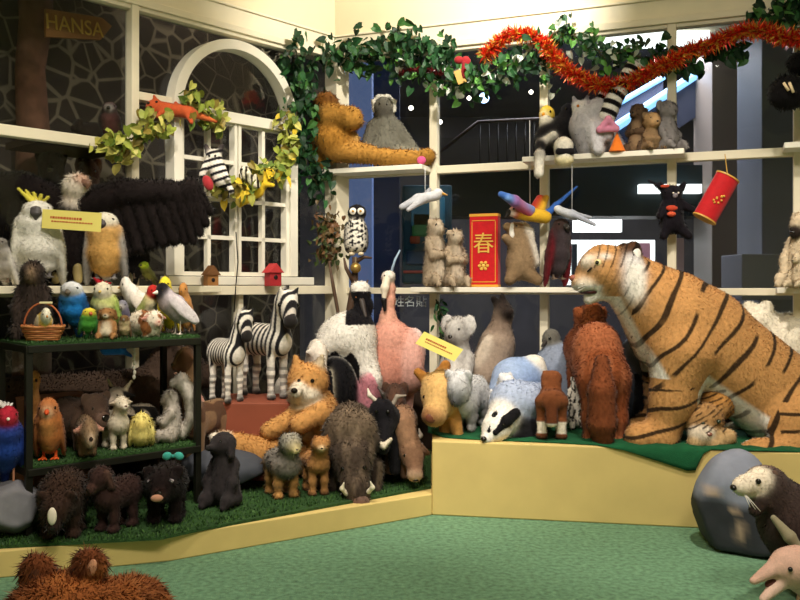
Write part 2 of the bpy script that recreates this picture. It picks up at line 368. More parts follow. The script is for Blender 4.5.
def cobble():
    m = mat('cobble_mural', '5c5048', rough=.8, noise=.3, nscale=3); nt = m.node_tree; b = nt.nodes['Principled BSDF']
    tc = nt.nodes.new('ShaderNodeTexCoord'); v = nt.nodes.new('ShaderNodeTexVoronoi'); v.feature = 'DISTANCE_TO_EDGE'; v.inputs['Scale'].default_value = 6.3
    nt.links.new(tc.outputs['Object'], v.inputs['Vector']); cr = nt.nodes.new('ShaderNodeValToRGB')
    cr.color_ramp.elements[0].position = .02; cr.color_ramp.elements[0].color = (*hexc('857a68'), 1); cr.color_ramp.elements[1].position = .07; cr.color_ramp.elements[1].color = (*hexc('3d3430'), 1)
    n = nt.nodes.new('ShaderNodeTexNoise'); n.inputs['Scale'].default_value = 1.6; ma = nt.nodes.new('ShaderNodeMath'); ma.operation = 'MULTIPLY_ADD'; ma.inputs[1].default_value = .22; nt.links.new(tc.outputs['Object'], n.inputs['Vector']); mb_ = nt.nodes.new('ShaderNodeMath'); mb_.operation = 'SUBTRACT'; mb_.inputs[1].default_value = .47; nt.links.new(n.outputs['Fac'], mb_.inputs[0]); nt.links.new(mb_.outputs[0], ma.inputs[0]); nt.links.new(v.outputs['Distance'], ma.inputs[2]); nt.links.new(ma.outputs[0], cr.inputs[0]); nt.links.new(cr.outputs[0], b.inputs['Base Color']); return m
M['cobble'] = cobble()
def struct(o): o['kind'] = 'structure'; return o

CN = V(-.49, 6.4, 0)
class Wall:
    def __init__(s, px, Y): p = A(px, Y, 0); d = p - CN; s.len = np.linalg.norm(d); s.d = d / s.len; n = V(-s.d[1], s.d[0], 0); s.n = n if n @ (-CN) > 0 else -n
    def u(s, px):
        t = (px - 400) / F  # x = t*y ; CN + u d
        return (t * CN[1] - CN[0]) / (s.d[0] - t * s.d[1])
    def P(s, u, z, o=0): return CN + s.d * u + s.n * o + V(0, 0, z)
    def Y(s, px): return s.P(s.u(px), 0)[1]
    def ax(s): return [s.d, s.n, V(0, 0, 1)]
    def bar(s, mb, u0, u1, z0, z1, o0=-.03, o1=.05, col='ffffff'):
        return mb.box(s.P((u0 + u1) / 2, (z0 + z1) / 2, (o0 + o1) / 2), (abs(u1 - u0), abs(o1 - o0), abs(z1 - z0)), s.ax(), col)
WR = Wall(800, 5.25); WL = Wall(0, 4.57)

# floor, platforms
b = MB(); b.box((0, 3, -.05), (14, 14, .1)); struct(b.build('floor', M['carpet']))
ZL, ZR = .12, .42
def P2(px, Y): p = A(px, Y, 0); return (p[0], p[1])
def off(p, d): return (p[0] + d[0], p[1] + d[1])
fl = [P2(-160, 3.62), P2(0, 3.77), P2(170, 4.0), P2(432, 4.8)]
back = [tuple(WL.P(0.0, 0)[:2]), tuple(WL.P(WL.u(-200), 0)[:2])]
b = MB(); b.prism(fl + [P2(432, 6.05)] + back, 0, ZL); struct(b.build('trim_1', M['yellow'], bevel=.006))
ft = [P2(-160, 3.66), P2(0, 3.80), P2(160, 3.93), P2(200, 4.07), P2(431, 4.92)]
b = MB(); b.prism(ft + [P2(431, 6.04)] + back, ZL + .0005, ZL + .014)
t = b.build('artificial_turf', M['turf']); props(t, 'dark green artificial turf mat laid over the low left display platform', 'artificial turf')
# turf tufts (part of the mat)
tv = MB(); 
for i in range(7000):
    q = random.random(); px = -100 + 540 * q; Yf = np.interp(px, [-160, 0, 160, 200, 431], [3.66, 3.80, 3.93, 4.07, 4.92])
    Y = Yf + random.random() ** 1.5 * .9; p = A(px, Y, ZL + .012)
    if px > 428: continue
    a = random.random() * 6.28; w = .005; h = .008 + .014 * random.random(); dx, dy = math.cos(a) * w, math.sin(a) * w
    tv.add([p + V(-dx, -dy, 0), p + V(dx, dy, 0), p + V(random.uniform(-.01, .01), random.uniform(-.01, .01), h)], [(0, 1, 2)], random.choice(['2c4a22', '3b5f2a', '4a7034', '24401e']))
tp = tv.build('blade', M['plain'], t); tp['kind'] = 'stuff'
fr_ = [P2(432, 4.8), P2(690, 4.55), P2(920, 4.36)]
backr = [tuple(WR.P(WR.u(920), 0)[:2]), tuple(WR.P(0, 0)[:2])]
b = MB(); b.prism(fr_ + [tuple(WR.P(WR.u(920), 0)[:2]), tuple(WR.P(WR.u(433), 0)[:2])], 0, ZR); struct(b.build('trim_2', M['yellow'], bevel=.008))
# green felt cloth on the right platform, drooping over the edge
def felt():
    mb = MB(); n = 60; m = 14; rows = []
    vs = []; fs = []
    for i in range(n + 1):
        px = 428 + (900 - 428) * i / n
        Yf = 1 / np.interp(px, [432, 690, 920], [1 / 4.8, 1 / 4.55, 1 / 4.36])
        lip = np.interp(px, [428, 445, 470, 560, 620, 690, 698, 760, 900], [-.25, -.10, -.07, -.045, .0, .012, .012, -.0, -.03])
        drop = np.interp(px, [428, 600, 625, 690, 697, 705, 900], [0, 0, .02, .12, .11, 0, 0])
        for j in range(m + 1):
            if j < 10: Yb = min(5.75, WR.Y(max(px, 340)) - .06); Y = Yb + ((Yf - min(lip, 0)) - Yb) * j / 9; z = ZR + .008 + .005 * math.sin(px * .2 + j)
            else:
                q = (j - 9) / 5; Y = Yf - min(lip, 0) - (.012 if drop > 0 else .003) * min(1, q * 2); z = ZR + .008 - drop * q - .004 * q
            vs.append(A(px, Y, z))
    for i in range(n):
        for j in range(m): a = i * (m + 1) + j; fs.append((a, a + 1, a + m + 2, a + m + 1))
    mb.add(vs, fs); o = mb.build('felt_cloth', M['felt'], smooth=True)
    s = o.modifiers.new('thick', 'SOLIDIFY'); s.thickness = .006; s.offset = 0
    props(o, 'dark green felt cloth spread over the tall yellow platform, corner hanging down its front', 'felt cloth')
felt()

# walls
b = MB(); WR.bar(b, -.05, WR.len + 1.2, 2.99, 4.0, -.12, 0)
struct(b.build('wall_right', M['wallp']))
b = MB(); WL.bar(b, -.05, WL.len + 1.5, 2.99, 4.0, -.12, 0)
struct(b.build('wall_left', M['wallp']))
M['panel'] = mat('dark_brown_panelling', '3b2c23', rough=.6, noise=.2, nscale=6)
b = MB(); WR.bar(b, -.05, WR.len + 1.2, 0, .62, -.12, .0); struct(b.build('baseboard_right', M['panel']))
b = MB(); WL.bar(b, -.05, WL.len + 1.5, 0, .50, -.12, 0); struct(b.build('baseboard_left', M['panel']))
k = 3
for W in (WR, WL):
    for z0, z1, o in ((2.985, 3.03, .06), (3.035, 3.15, .03), (3.15, 3.165, .045)):
        b = MB(); W.bar(b, -.02, W.len + 1.2, z0, z1, 0, o); struct(b.build('trim_%d' % k, M['cream'], bevel=.004)); k += 1
b = MB(); b.box(CN + V(.02, -.06, 1.55), (.13, .13, 2.9), [WL.d, WL.n, V(0, 0, 1)]); struct(b.build('trim_%d' % k, M['cream'], bevel=.006)); k += 1
b = MB(); b.box((0, 2.5, 4.05), (14, 14, .1)); struct(b.build('ceiling', M['wallp']))
b = MB(); b.box((-4.5, 0.5, 2), (.1, 9, 4.1)); struct(b.build('wall_side', M['wallp']))
b = MB(); b.box((4.8, 0.5, 2), (.1, 9, 4.1)); struct(b.build('wall_far', M['wallp']))
b = MB(); b.box((0, -4, 2), (9.4, .1, 4.1)); struct(b.build('wall_back', M['wallp']))

# right windows
win = 1; edges = [WR.u(p) for p in (337, 435, 545, 672, 798, 900)]
for i in range(5):
    u0, u1 = edges[i], edges[i + 1]; b = MB()
    WR.bar(b, u1 - .028, u1 + .028, .6, 2.99, -.03, .045)
    if i == 0: WR.bar(b, u0 - .01, u0 + .03, .6, 2.99, -.03, .045)
    for z0, z1 in ((2.095, 2.15), (1.235, 1.28), (.58, .63), (2.96, 2.99)): WR.bar(b, u0 + .028, u1 - .028, z0, z1, -.03, .04)
    o = struct(b.build('window_%d' % win, M['cream'], bevel=.004))
    gb = MB(); WR.bar(gb, u0, u1, .62, 2.98, -.014, -.008); gg = gb.build('glass_pane', M['glass'], o)
    win += 1
# shelves on right wall
def shelf(px0, px1, z, W=WR, dep=.24, th=.035, label='', name='shelf_board'):
    b = MB(); W.bar(b, W.u(px0), W.u(px1), z - th, z, .045, dep)
    props(b.build(name, M['white'], bevel=.004), label, 'shelf')
shelf(321, 433, 2.14, label='short cream shelf board carrying the orangutan high beside the corner post')
shelf(530, 686, 2.15, label='cream shelf board below the tinsel carrying two ring-tailed lemurs')
shelf(422, 590, 1.285, label='cream shelf board carrying the meerkats and the red gift box')

# left windows: pane bays either side of the arched one
uL = WL.u
b = MB()
WL.bar(b, uL(127.5), uL(135), .5, 2.99, -.03, .05)
for z0, z1 in ((2.10, 2.16),): WL.bar(b, uL(-160), uL(127.5), z0, z1, -.03, .05)
WL.bar(b, uL(-160), uL(127.5), 2.96, 2.99, -.03, .04)
o = struct(b.build('window_%d' % win, M['cream'], bevel=.004)); gb = MB(); WL.bar(gb, uL(-160), uL(131), .52, 2.98, -.014, -.008); gb.build('glass_pane', M['glass'], o); win += 1
b = MB(); WL.bar(b, uL(135), uL(172), 2.42, 2.47, -.03, .05); WL.bar(b, uL(135), uL(300), 2.96, 2.99, -.03, .04)
WL.bar(b, uL(234), uL(239), .5, 1.27, -.03, .05)
o = struct(b.build('window_%d' % win, M['cream'], bevel=.004)); gb = MB(); WL.bar(gb, uL(131), .0, .52, 2.98, -.014, -.008); gb.build('glass_pane', M['glass'], o); win += 1
# arched frame
uc = (uL(171) + uL(287)) / 2; ra = abs(uL(171) - uL(287)) / 2; ZS = 2.42
b = MB(); N = 40; prev = None
vs = []; fs = []
for i in range(N + 1):
    th = math.pi * i / N
    for rr, oo in ((ra + .03, -.02), (ra + .03, .085), (ra - .035, .085), (ra - .035, -.02)):
        vs.append(WL.P(uc + rr * math.cos(th), ZS + rr * math.sin(th), oo))
for i in range(N):
    for j in range(4): fs.append((i * 4 + j, i * 4 + (j + 1) % 4, i * 4 + 4 + (j + 1) % 4, i * 4 + 4 + j))
fs += [(0, 1, 2, 3), (4 * N + 3, 4 * N + 2, 4 * N + 1, 4 * N)]
b.add(vs, fs)
for s in (-1, 1): WL.bar(b, uc + s * (ra - .035), uc + s * (ra + .03), 1.36, ZS, -.02, .085)
WL.bar(b, uc - ra, uc + ra, 2.37, 2.44, -.02, .08)
o = struct(b.build('window_%d' % win, M['white'], bevel=.003)); win += 1
zr = [1.36, 1.61, 1.86, 2.11, 2.37]
for side in (-1, 1):
    u0, u1 = sorted((uc + side * .006, uc + side * (ra - .035))); b = MB(); w = .022
    WL.bar(b, u0, u0 + w, zr[0], 2.38, .0, .06); WL.bar(b, u1 - w, u1, zr[0], 2.38, 0, .06)
    WL.bar(b, (u0 + u1) / 2 - .013, (u0 + u1) / 2 + .013, zr[0] + .02, 2.37, .01, .05)
    for z in zr:
        z0 = z + (0 if z == zr[0] else -.012); WL.bar(b, u0 + w, u1 - w, z0, z0 + .026, .01, .05)
    struct(b.build('window_%d' % win, M['white'])); win += 1
# ledges
b = MB(); WL.bar(b, uL(305), uL(160), 1.30, 1.355, .0, .10); props(struct(b.build('trim_%d' % k, M['white'], bevel=.004))); k += 1
b = MB(); WL.bar(b, 0.05, WL.len + 1.3, 1.235, 1.295, -.03, .10)
WL.bar(b, uL(190), WL.len + 1.3, 1.255, 1.295, .10, .34); struct(b.build('trim_%d' % k, M['cream'], bevel=.004)); k += 1

# ---------------------------------------------------------------- beyond the glass (mall on the right, mural on the left)
b = MB(); WL.bar(b, -.35, WL.len + 2.2, 0, 4.0, -.85, -.80); struct(b.build('wall_mural', M['cobble']))
b = MB(); b.box((3.0, 11.5, -.05), (15, 9, .1)); struct(b.build('floor_mall', M['mallfloor']))
b = MB(); b.box((3.2, 11.5, 4.4), (15, 9.6, .1)); struct(b.build('ceiling_mall', M['dark']))
b = MB(); b.box((3.0, 15.5, 2.2), (16, .1, 4.5)); struct(b.build('wall_mall', M['dark']))
def em(name, col, s): M[name] = mat(name, col, emit=col, estr=s, rough=.5); return M[name]
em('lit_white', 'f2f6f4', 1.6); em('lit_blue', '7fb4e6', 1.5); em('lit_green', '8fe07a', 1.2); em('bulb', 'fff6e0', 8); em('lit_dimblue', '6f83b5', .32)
def mallbox(name, px0, px1, py0, py1, Y, dep, m, label, cat, struc=False, group=None, bev=0):
    x0, x1 = A(px0, Y, 0)[0], A(px1, Y, 0)[0]; z0, z1 = Z(py1, Y), Z(py0, Y); b = MB()
    b.box(((x0 + x1) / 2, Y + dep / 2, (z0 + z1) / 2), (abs(x1 - x0), dep, abs(z1 - z0))); o = b.build(name, m, bevel=bev)
    if struc: o['kind'] = 'structure'
    else: props(o, label, cat, group)
    return o
M['pillar'] = mat('grey_pillar', '74767f', rough=.5, noise=.1, nscale=3)
M['slate'] = mat('slate_panel', '4a4f63', rough=.5, noise=.15, nscale=2)
M['teal'] = mat('dark_teal_beam', '1c2a2e', rough=.5, noise=.2, nscale=4)
def pillar(px0, px1, Y, z0, z1, m, name, label, cat, struc=False):
    x0, x1 = A(px0, Y, 0)[0], A(px1, Y, 0)[0]; b = MB(); b.box(((x0 + x1) / 2, Y + .3, (z0 + z1) / 2), (x1 - x0, .6, z1 - z0)); o = b.build(name, m, bevel=.01)
    if struc: o['kind'] = 'structure'
    else: props(o, label, cat)
    return o
pillar(762, 830, 8.0, 0, 4.35, M['pillar'], 'trim_20', '', '', True)
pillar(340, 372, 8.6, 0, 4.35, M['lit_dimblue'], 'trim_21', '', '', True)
pillar(372, 400, 9.2, 0, 4.35, M['slate'], 'trim_22', '', '', True)
pillar(712, 742, 9.5, 0, 4.35, mat('warm_column', '8d7f74', rough=.35), 'column', 'tall grey-beige mall column behind the red packet, beyond the glass', 'column')
mallbox('ceiling_beam', 436, 762, 165, 216, 9.8, .5, M['teal'], 'dark teal bulkhead beam crossing behind the middle windows', 'beam')
mallbox('shop_counter', 742, 792, 254, 300, 7.6, .5, mat('counter_grey', '8b8a92', rough=.5), 'grey counter beyond the glass to the right of the column', 'counter', bev=.01)
mallbox('ceiling_lamp', 600, 671, 28, 46, 9, .1, M['lit_white'], 'bright white ceiling light panel left of the tall mullion at top right', 'light panel')
mallbox('ceiling_lamp', 678, 710, 24, 44, 9, .1, M['lit_white'], 'small bright light panel right of the tall mullion at top right', 'light panel')
mallbox('shop_sign', 574, 622, 219, 232, 11, .1, M['lit_white'], 'blank white lit sign board behind the tiger face', 'sign')
mallbox('ceiling_lamp', 640, 702, 184, 193, 9.69, .1, M['lit_white'], 'slim white light strip between black toy and red packet', 'light panel')
o = mallbox('shop_window', 566, 655, 240, 285, 11.2, .1, M['lit_white'], 'brightly lit shop window behind the tiger head', 'shop window')
for px0, px1, py0, c in ((572, 577, 244, '2b3033'), (590, 596, 250, '59625f'), (604, 612, 246, 'a33d3d'), (622, 627, 255, '30444a'), (640, 650, 243, 'c98f9a'), (581, 586, 262, '7c8c90')):
    x0, x1 = A(px0, 11.1, 0)[0], A(px1, 11.1, 0)[0]; bb = MB(); z1 = Z(py0, 11.1); bb.box(((x0 + x1) / 2, 11.12, z1 - .2), (x1 - x0, .06, .4), col=c); bb.build('display_item', M['plain'], o)
mallbox('lit_sign', 746, 756, 180, 206, 8.4, .08, M['lit_green'], 'small upright green-lit sign left of the grey pillar', 'sign')
mallbox('poster_stand', 672, 684, 238, 413.4, 8.6, .1, mat('pale_pink', 'e8c6cf'), 'pale pink upright poster behind the mullion below the black toy', 'poster')
# escalator: blue-lit balustrades
er = root('escalator', A(650, 10, 0), 0, 'escalator with blue-lit handrails rising to the right outside the top window', 'escalator')
for dy, (p0, q0, p1, q1), w in ((0, (596, 140, 706, 68), .055), (.5, (590, 120, 664, 77), .035)):
    a = A(p0, 10 + dy, Z(q0, 10 + dy)) - np.array(er.location); c = A(p1, 10 + dy, Z(q1, 10 + dy)) - np.array(er.location)
    b = MB(); b.tube([a, c], w, seg=8); b.build('handrail', M['lit_blue'], er)
    bb = MB(); bb.add([a + V(0, .03, -.04), c + V(0, .03, -.04), c + V(0, .03, -.5), a + V(0, .03, -.5), a + V(0, .08, -.04), c + V(0, .08, -.04), c + V(0, .08, -.5), a + V(0, .08, -.5)], [(0, 1, 2, 3), (7, 6, 5, 4), (0, 4, 5, 1), (3, 2, 6, 7), (0, 3, 7, 4), (1, 5, 6, 2)]); bb.build('side_panel', M['slate'], er)
rr = MB(); rr.tube([A(432, 9.6, Z(158, 9.6)), A(478, 9.6, Z(122, 9.6)), A(560, 9.6, Z(118, 9.6))], .02, '4a372e', 8)
for px in range(480, 560, 9): rr.tube([A(px, 9.6, Z(121, 9.6)), A(px, 9.6, Z(164, 9.6))], .008, '3a3430', 5)
props(rr.build('stair_railing', M['plain'], smooth=True), 'brown railing of an upper mall floor seen through the second top window', 'railing')
rb_ = MB(); rb_.box((A(500, 9.9, 0)[0], 9.9, (Z(166, 9.9) + Z(140, 9.9)) / 2), (A(560, 9.9, 0)[0] - A(436, 9.9, 0)[0], .3, Z(140, 9.9) - Z(166, 9.9)), None, '4f4a48'); props(rb_.build('mall_balcony', M['plain']), 'grey balcony edge of the upper mall floor behind the brown railing', 'balcony')
# small string of mall lights
i = 0
for px, py, Y, lb in ((411, 108, 11, 'tiny ceiling spot beside the grey monkey head'), (440, 122, 11, 'tiny ceiling spot high in second bay, lower one'), (469, 98, 12, 'tiny ceiling spot left of the blue glow'), (484, 98, 10, 'bluish bright spot lamp under the garland middle'), (531, 92, 12, 'tiny ceiling spot just left of the mullion by the penguin'), (497, 194, 11, 'small bright spot at the flying macaw wing tip'), (575, 185, 11, 'faint spot lamp right of the macaw tail'), (445, 147, 10, 'white round lamp above the shelf next to the orangutan foot')):
    b = MB(); b.ball(A(px, Y, Z(py, Y)), .03 if i != 3 else .06, seg=8, rings=6); props(b.build('spot_lamp', M['bulb'] if i != 3 else em('bulb_blue', 'a9ccff', 8), smooth=True), lb, 'spot lamp'); i += 1
# colourful mural panel behind bay two and dim photo board
def mural():
    b = MB(); Y = 7.4; x0, x1 = A(402, Y, 0)[0], A(452, Y, 0)[0]; b.box(((x0 + x1) / 2, Y, (Z(185, Y) + Z(284, Y)) / 2), (x1 - x0, .05, Z(185, Y) - Z(284, Y)), col='24506a')
    o = b.build('play_machine', M['plain'], bevel=.03); props(o, 'colourful blue and green arcade panel seen behind the owls shelf bay', 'arcade panel')
    for px, py, w, h, c in ((428, 212, 34, 30, '3d86b5'), (425, 225, 26, 24, '3f8a5a'), (437, 232, 8, 12, 'b7a24a'), (415, 240, 10, 8, 'a34f35'), (425, 258, 38, 14, '2c4b73'), (420, 272, 34, 3, 'c65a5a')):
        bb = MB(); bb.box(A(px, Y - .04, Z(py, Y)), (w * Y / F, .03, h * Y / F), col=c); bb.build('picture_panel', M['plain'], o, bevel=.02)
mural()
# tree trunk and HANSA sign, behind left glass
def behindL(px, py, o): # point on plane parallel to left wall at offset o
    t = (px - 400) / F; c = CN + WL.n * o; u = (t * c[1] - c[0]) / (WL.d[0] - t * WL.d[1]); p = c + WL.d * u; return V(p[0], p[1], Z(py, p[1]))
pts = [(31, 560), (33, 130), (30, 70), (36, 20), (34, -60)]
b = MB(); b.tube([behindL(x, y, -.62) for x, y in pts], [.13, .10, .09, .10, .12], '6e4c3c', 14)
props(b.build('tree_trunk', mat('trunk_bark', '74503f', rough=.9, noise=.4, nscale=14, bump=.6, bscale=20), smooth=True), 'brown artificial tree trunk behind the glass left of the arrow sign', 'tree trunk')
b = MB(); poly = [(44, 9.5), (100, 18.5), (110, 27), (99, 40.5), (44, 37.5)]
q = [behindL(x, y, -.40) for x, y in poly]; n_ = WL.n
b.add(q + [p + n_ * .025 for p in q], [(0, 1, 2, 3, 4), (9, 8, 7, 6, 5)] + [(i, 5 + i, 5 + (i + 1) % 5, (i + 1) % 5) for i in range(5)])
sg = b.build('arrow_sign', mat('sign_wood', 'a5713f', rough=.6, noise=.25, nscale=9)); props(sg, 'brown wooden arrow sign with gold lettering behind the top left window', 'sign')
def text(body, name, size, P, xax, zax, m, parent, ext=.002, width=None):
    cu = bpy.data.curves.new(name, 'FONT'); cu.body = body; cu.size = size; cu.extrude = ext; cu.align_x = 'CENTER'; cu.align_y = 'CENTER'; cu.offset = .0 
    o = bpy.data.objects.new(name, cu); COL.objects.link(o); cu.materials.append(m)
    x = Vector(xax).normalized(); z = Vector(zax).normalized(); y = x.cross(z) * -1; nrm = x.cross(z)
    Mx = Matrix((x, z, nrm)).transposed().to_4x4(); Mx.translation = Vector(P)
    o.matrix_world = Mx
    if width:
        bpy.context.view_layer.update(); s = width / max(o.dimensions.x, 1e-4); o.scale = (s, 1, 1)
        Mx = Mx @ Matrix.Diagonal((s, 1, 1, 1))
    bpy.context.view_layer.update()
    me = bpy.data.meshes.new_from_object(o.evaluated_get(bpy.context.evaluated_depsgraph_get())); bpy.data.objects.remove(o); o = link(name, me); o.matrix_world = Mx
    if parent:
        bpy.context.view_layer.update(); o.parent = parent; o.matrix_parent_inverse = Matrix.Identity(4); bpy.context.view_layer.update(); o.matrix_local = parent.matrix_world.inverted() @ Mx
    return o
M['gold'] = mat('gold_letters', 'f2c860', rough=.35, metal=.3)
M['redink'] = mat('red_ink', 'b5432c'); M['whitep'] = mat('white_letters', 'e6e6e2')
p0 = behindL(74, 26, -.372)
p0 = behindL(75, 26.5, -.362); sl = behindL(95, 29.0, -.372) - behindL(52, 23.4, -.372)
sgo = text('HANSA', 'lettering', .13, p0, sl, V(0, 0, 1), M['gold'], sg, .004, .36)
p0 = WR.P(WR.u(409), Z(302, 6.3), -.02)
to = text('姓名貼', 'shop_lettering', .085, p0, WR.d, V(0, 0, 1), M['whitep'], None, .001, .26); props(to, 'white characters on the window glass to the right of the flamingo neck', 'lettering')

# ---------------------------------------------------------------- light
def area(name, loc, size, power, col, rotx=0, target=None, sizey=None):
    l = bpy.data.lights.new(name, 'AREA'); l.energy = power; l.color = col; l.size = size
    if sizey: l.shape = 'RECTANGLE'; l.size_y = sizey
    o = bpy.data.objects.new(name, l); COL.objects.link(o); o.location = loc
    if target is not None: o.rotation_euler = (Vector(target) - Vector(loc)).to_track_quat('-Z', 'Y').to_euler()
    return o
def spot(loc, tgt, power, col=(1, .91, .79), ang=70, r=.06):
    l = bpy.data.lights.new('spot_light', 'SPOT'); l.energy = power; l.color = col; l.spot_size = R(ang); l.spot_blend = .6; l.shadow_soft_size = r
    o = bpy.data.objects.new('spot_light', l); COL.objects.link(o); o.location = loc; o.rotation_euler = (Vector(tgt) - Vector(loc)).to_track_quat('-Z', 'Y').to_euler()
WARM = (1, .91, .79)
area('ceiling_light', (-.2, 1.2, 3.9), .8, 70, WARM)
area('ceiling_light', (1.6, 1.4, 3.9), .8, 60, WARM)
spot((-.9, 3.0, 3.8), (-1.3, 4.8, 1.2), 130)
spot((-.4, 3.4, 3.8), (-.4, 5.6, .8), 190, ang=60)
spot((1.2, 3.2, 3.8), (1.6, 5.0, .6), 240, ang=62)
spot((.6, 4.6, 3.7), (.3, 6.1, 3.4), 150, (1, .93, .82), ang=110)
area('mall_light', (2.0, 9.5, 4.2), 3, 330, (.85, .88, 1))
spot((-1.9, 4.95, 3.9), (-2.35, 5.45, 2.9), 90, (1, .85, .7), 100)  # added lamp behind the left glass, brightens the arrow sign and trunk
spot((-1.0, 6.1, 3.9), (-1.6, 6.2, 2.4), 18, (1, .85, .7), 90)  # weaker lamp, also added behind that glass to lighten the cobble mural
w = bpy.data.worlds.new('world'); SC.world = w; w.use_nodes = True
w.node_tree.nodes['Background'].inputs[0].default_value = (1, .9, .78, 1); w.node_tree.nodes['Background'].inputs[1].default_value = .15
# ---------------------------------------------------------------- placing by the picture's own scale at a real distance
def ir(a): c, s = math.cos(R(a)), math.sin(R(a)); return np.array([[c, 0, -s], [0, 1, 0], [s, 0, c]])
def pxm(pr, ox, Y, z):
    s = Y / F; out = []
    def c(v): return V((v[0] - ox) * s, v[2] * s, Z(v[1], Y) - z)
    for p in pr:
        if p[0] == 'e': out.append(('e', c(p[1]), p[2] * s, p[3], p[4]))
        else: out.append(('k', c(p[1]), c(p[2]), (p[3][0] * s, p[3][1] * s), p[4]))
    return out
def PXA(name, label, cat, ox, Y, z, body, parts=(), cf=None, fur=.008, k=8, mt='fur', vs=1.15, sharp=1.2, group=None, droop=.35, bodyname='body'):
    s = Y / F; rt = root(name, A(ox, Y, z), 0, label, cat, group)
    def cf2(P, C): Q = np.stack([P[:, 0] / s + ox, (CH - z - P[:, 2]) / s + HZ, P[:, 1] / s], 1); return cf(Q, C)
    softmesh(bodyname, pxm(body, ox, Y, z), vs * s, k * s, cf2 if cf else None, fur, M[mt], rt, sharp * s, droop=droop)
    for p in parts:
        pn, pp, pm = p[:3]; pr = pxm(pp, ox, Y, z)
        if len(pr) == 1 and pr[0][0] == 'e': o = ellmesh(pn, pr[0], M[pm], rt, V(1, 1, 1))
        elif max(max(q[3]) if q[0] == 'k' else 9e9 for q in pr) < 1.7 * s:   # thin strands
            b = MB(); b.tube([pr[0][1]] + [q[2] for q in pr], [pr[0][3][0]] + [q[3][1] for q in pr], pcol(pr[0]), 7); o = b.build(pn, M[pm], rt, True)
        else:
            pcf = p[4] if len(p) > 4 else None
            g2 = (lambda P, C, h=pcf: h(np.stack([P[:, 0] / s + ox, (CH - z - P[:, 2]) / s + HZ, P[:, 1] / s], 1), C)) if pcf else None
            o = softmesh(pn, pr, vs * .75 * s, 2 * s, g2, fur if pm == 'fur' else 0, M[pm], rt, sharp * s)
        if len(p) > 3 and p[3]: o['label'] = p[3]
    return rt
def eye(x, y, d, r=2, c='0a0806'): return ('eye', [E((x, y, d), r, c)], 'gloss')
def path(pts, rr, col):
    n = len(pts); r_ = [rr] * n if np.isscalar(rr) else rr
    return [K(pts[i], pts[i + 1], r_[i], r_[i + 1], col) for i in range(n - 1)]
def YL(px, o): t = (px - 400) / F; c = CN + WL.n * o; u = (t * c[1] - c[0]) / (WL.d[0] - t * WL.d[1]); return (c + WL.d * u)[1]
def YR(px, o): t = (px - 400) / F; c = CN + WR.n * o; u = (t * c[1] - c[0]) / (WR.d[0] - t * WR.d[1]); return (c + WR.d * u)[1]
ZTF = ZL + .014

# ================================================================ TIGER
def tiger_cf(Q, C):
    x, y, d = Q.T; n1 = wav(Q, .045); n2 = wav(Q, .06, 2.)
    leg = sm(y, 372, 395) * (x < 712); head = (x < 626) & (y < 318)
    t_body = .78 * x + .62 * y; t_leg = y + .25 * x; t_sh = -.35 * x + y
    sh = np.exp(-(((x - 672) / 34) ** 2 + ((y - 355) / 30) ** 2))
    ph = np.where(leg > .5, t_leg / 17, np.where(head, (x + .35 * y) / 7.5, t_body / 20.5 * (1 - 0 * sh)))
    rump = (x > 758) & (y > 396); ph = np.where(rump, (y + .1 * x) / 13, ph)
    st = sm(np.sin(2 * math.pi * ph + 2.2 * n1), .74, .88) * sm(n2, -.42, -.2)
    thigh = ((x - 798) / 48) ** 2 + ((y - 420) / 36) ** 2 < 1
    wh = sm(618 + (y - 300) * .5 - x, -2, 3) * (y > 296) * (y < 374)
    wh = np.maximum(wh, sm(y - 364 - (x - 684) * .68, -2, 4) * (x > 682) * (~thigh) * (x < 800) * (y < 436) * (d > -46))
    face = sm(602 - x, 0, 6) * sm(y - 283, 0, 4) * head + np.exp(-(((x - 601) / 6) ** 2 + ((y - 257) / 3) ** 2)) * head
    ruff = np.exp(-(((x - 628) / 9) ** 4 + ((y - 281) / 20) ** 4))
    C = mixc(C, np.clip(np.maximum(np.maximum(wh, face), ruff), 0, 1), 'f0eadf')
    cheek = head & (y > 268) & (x < 618); st *= np.where(head, np.where(cheek, .25, .8), 1) * np.where(head & (x < 590), .0, 1) * (1 - .85 * ruff) * (1 - .3 * wh)
    return mixc(C, st * .93, '1c120c')
OR, WH = 'c6935a', 'efe8da'
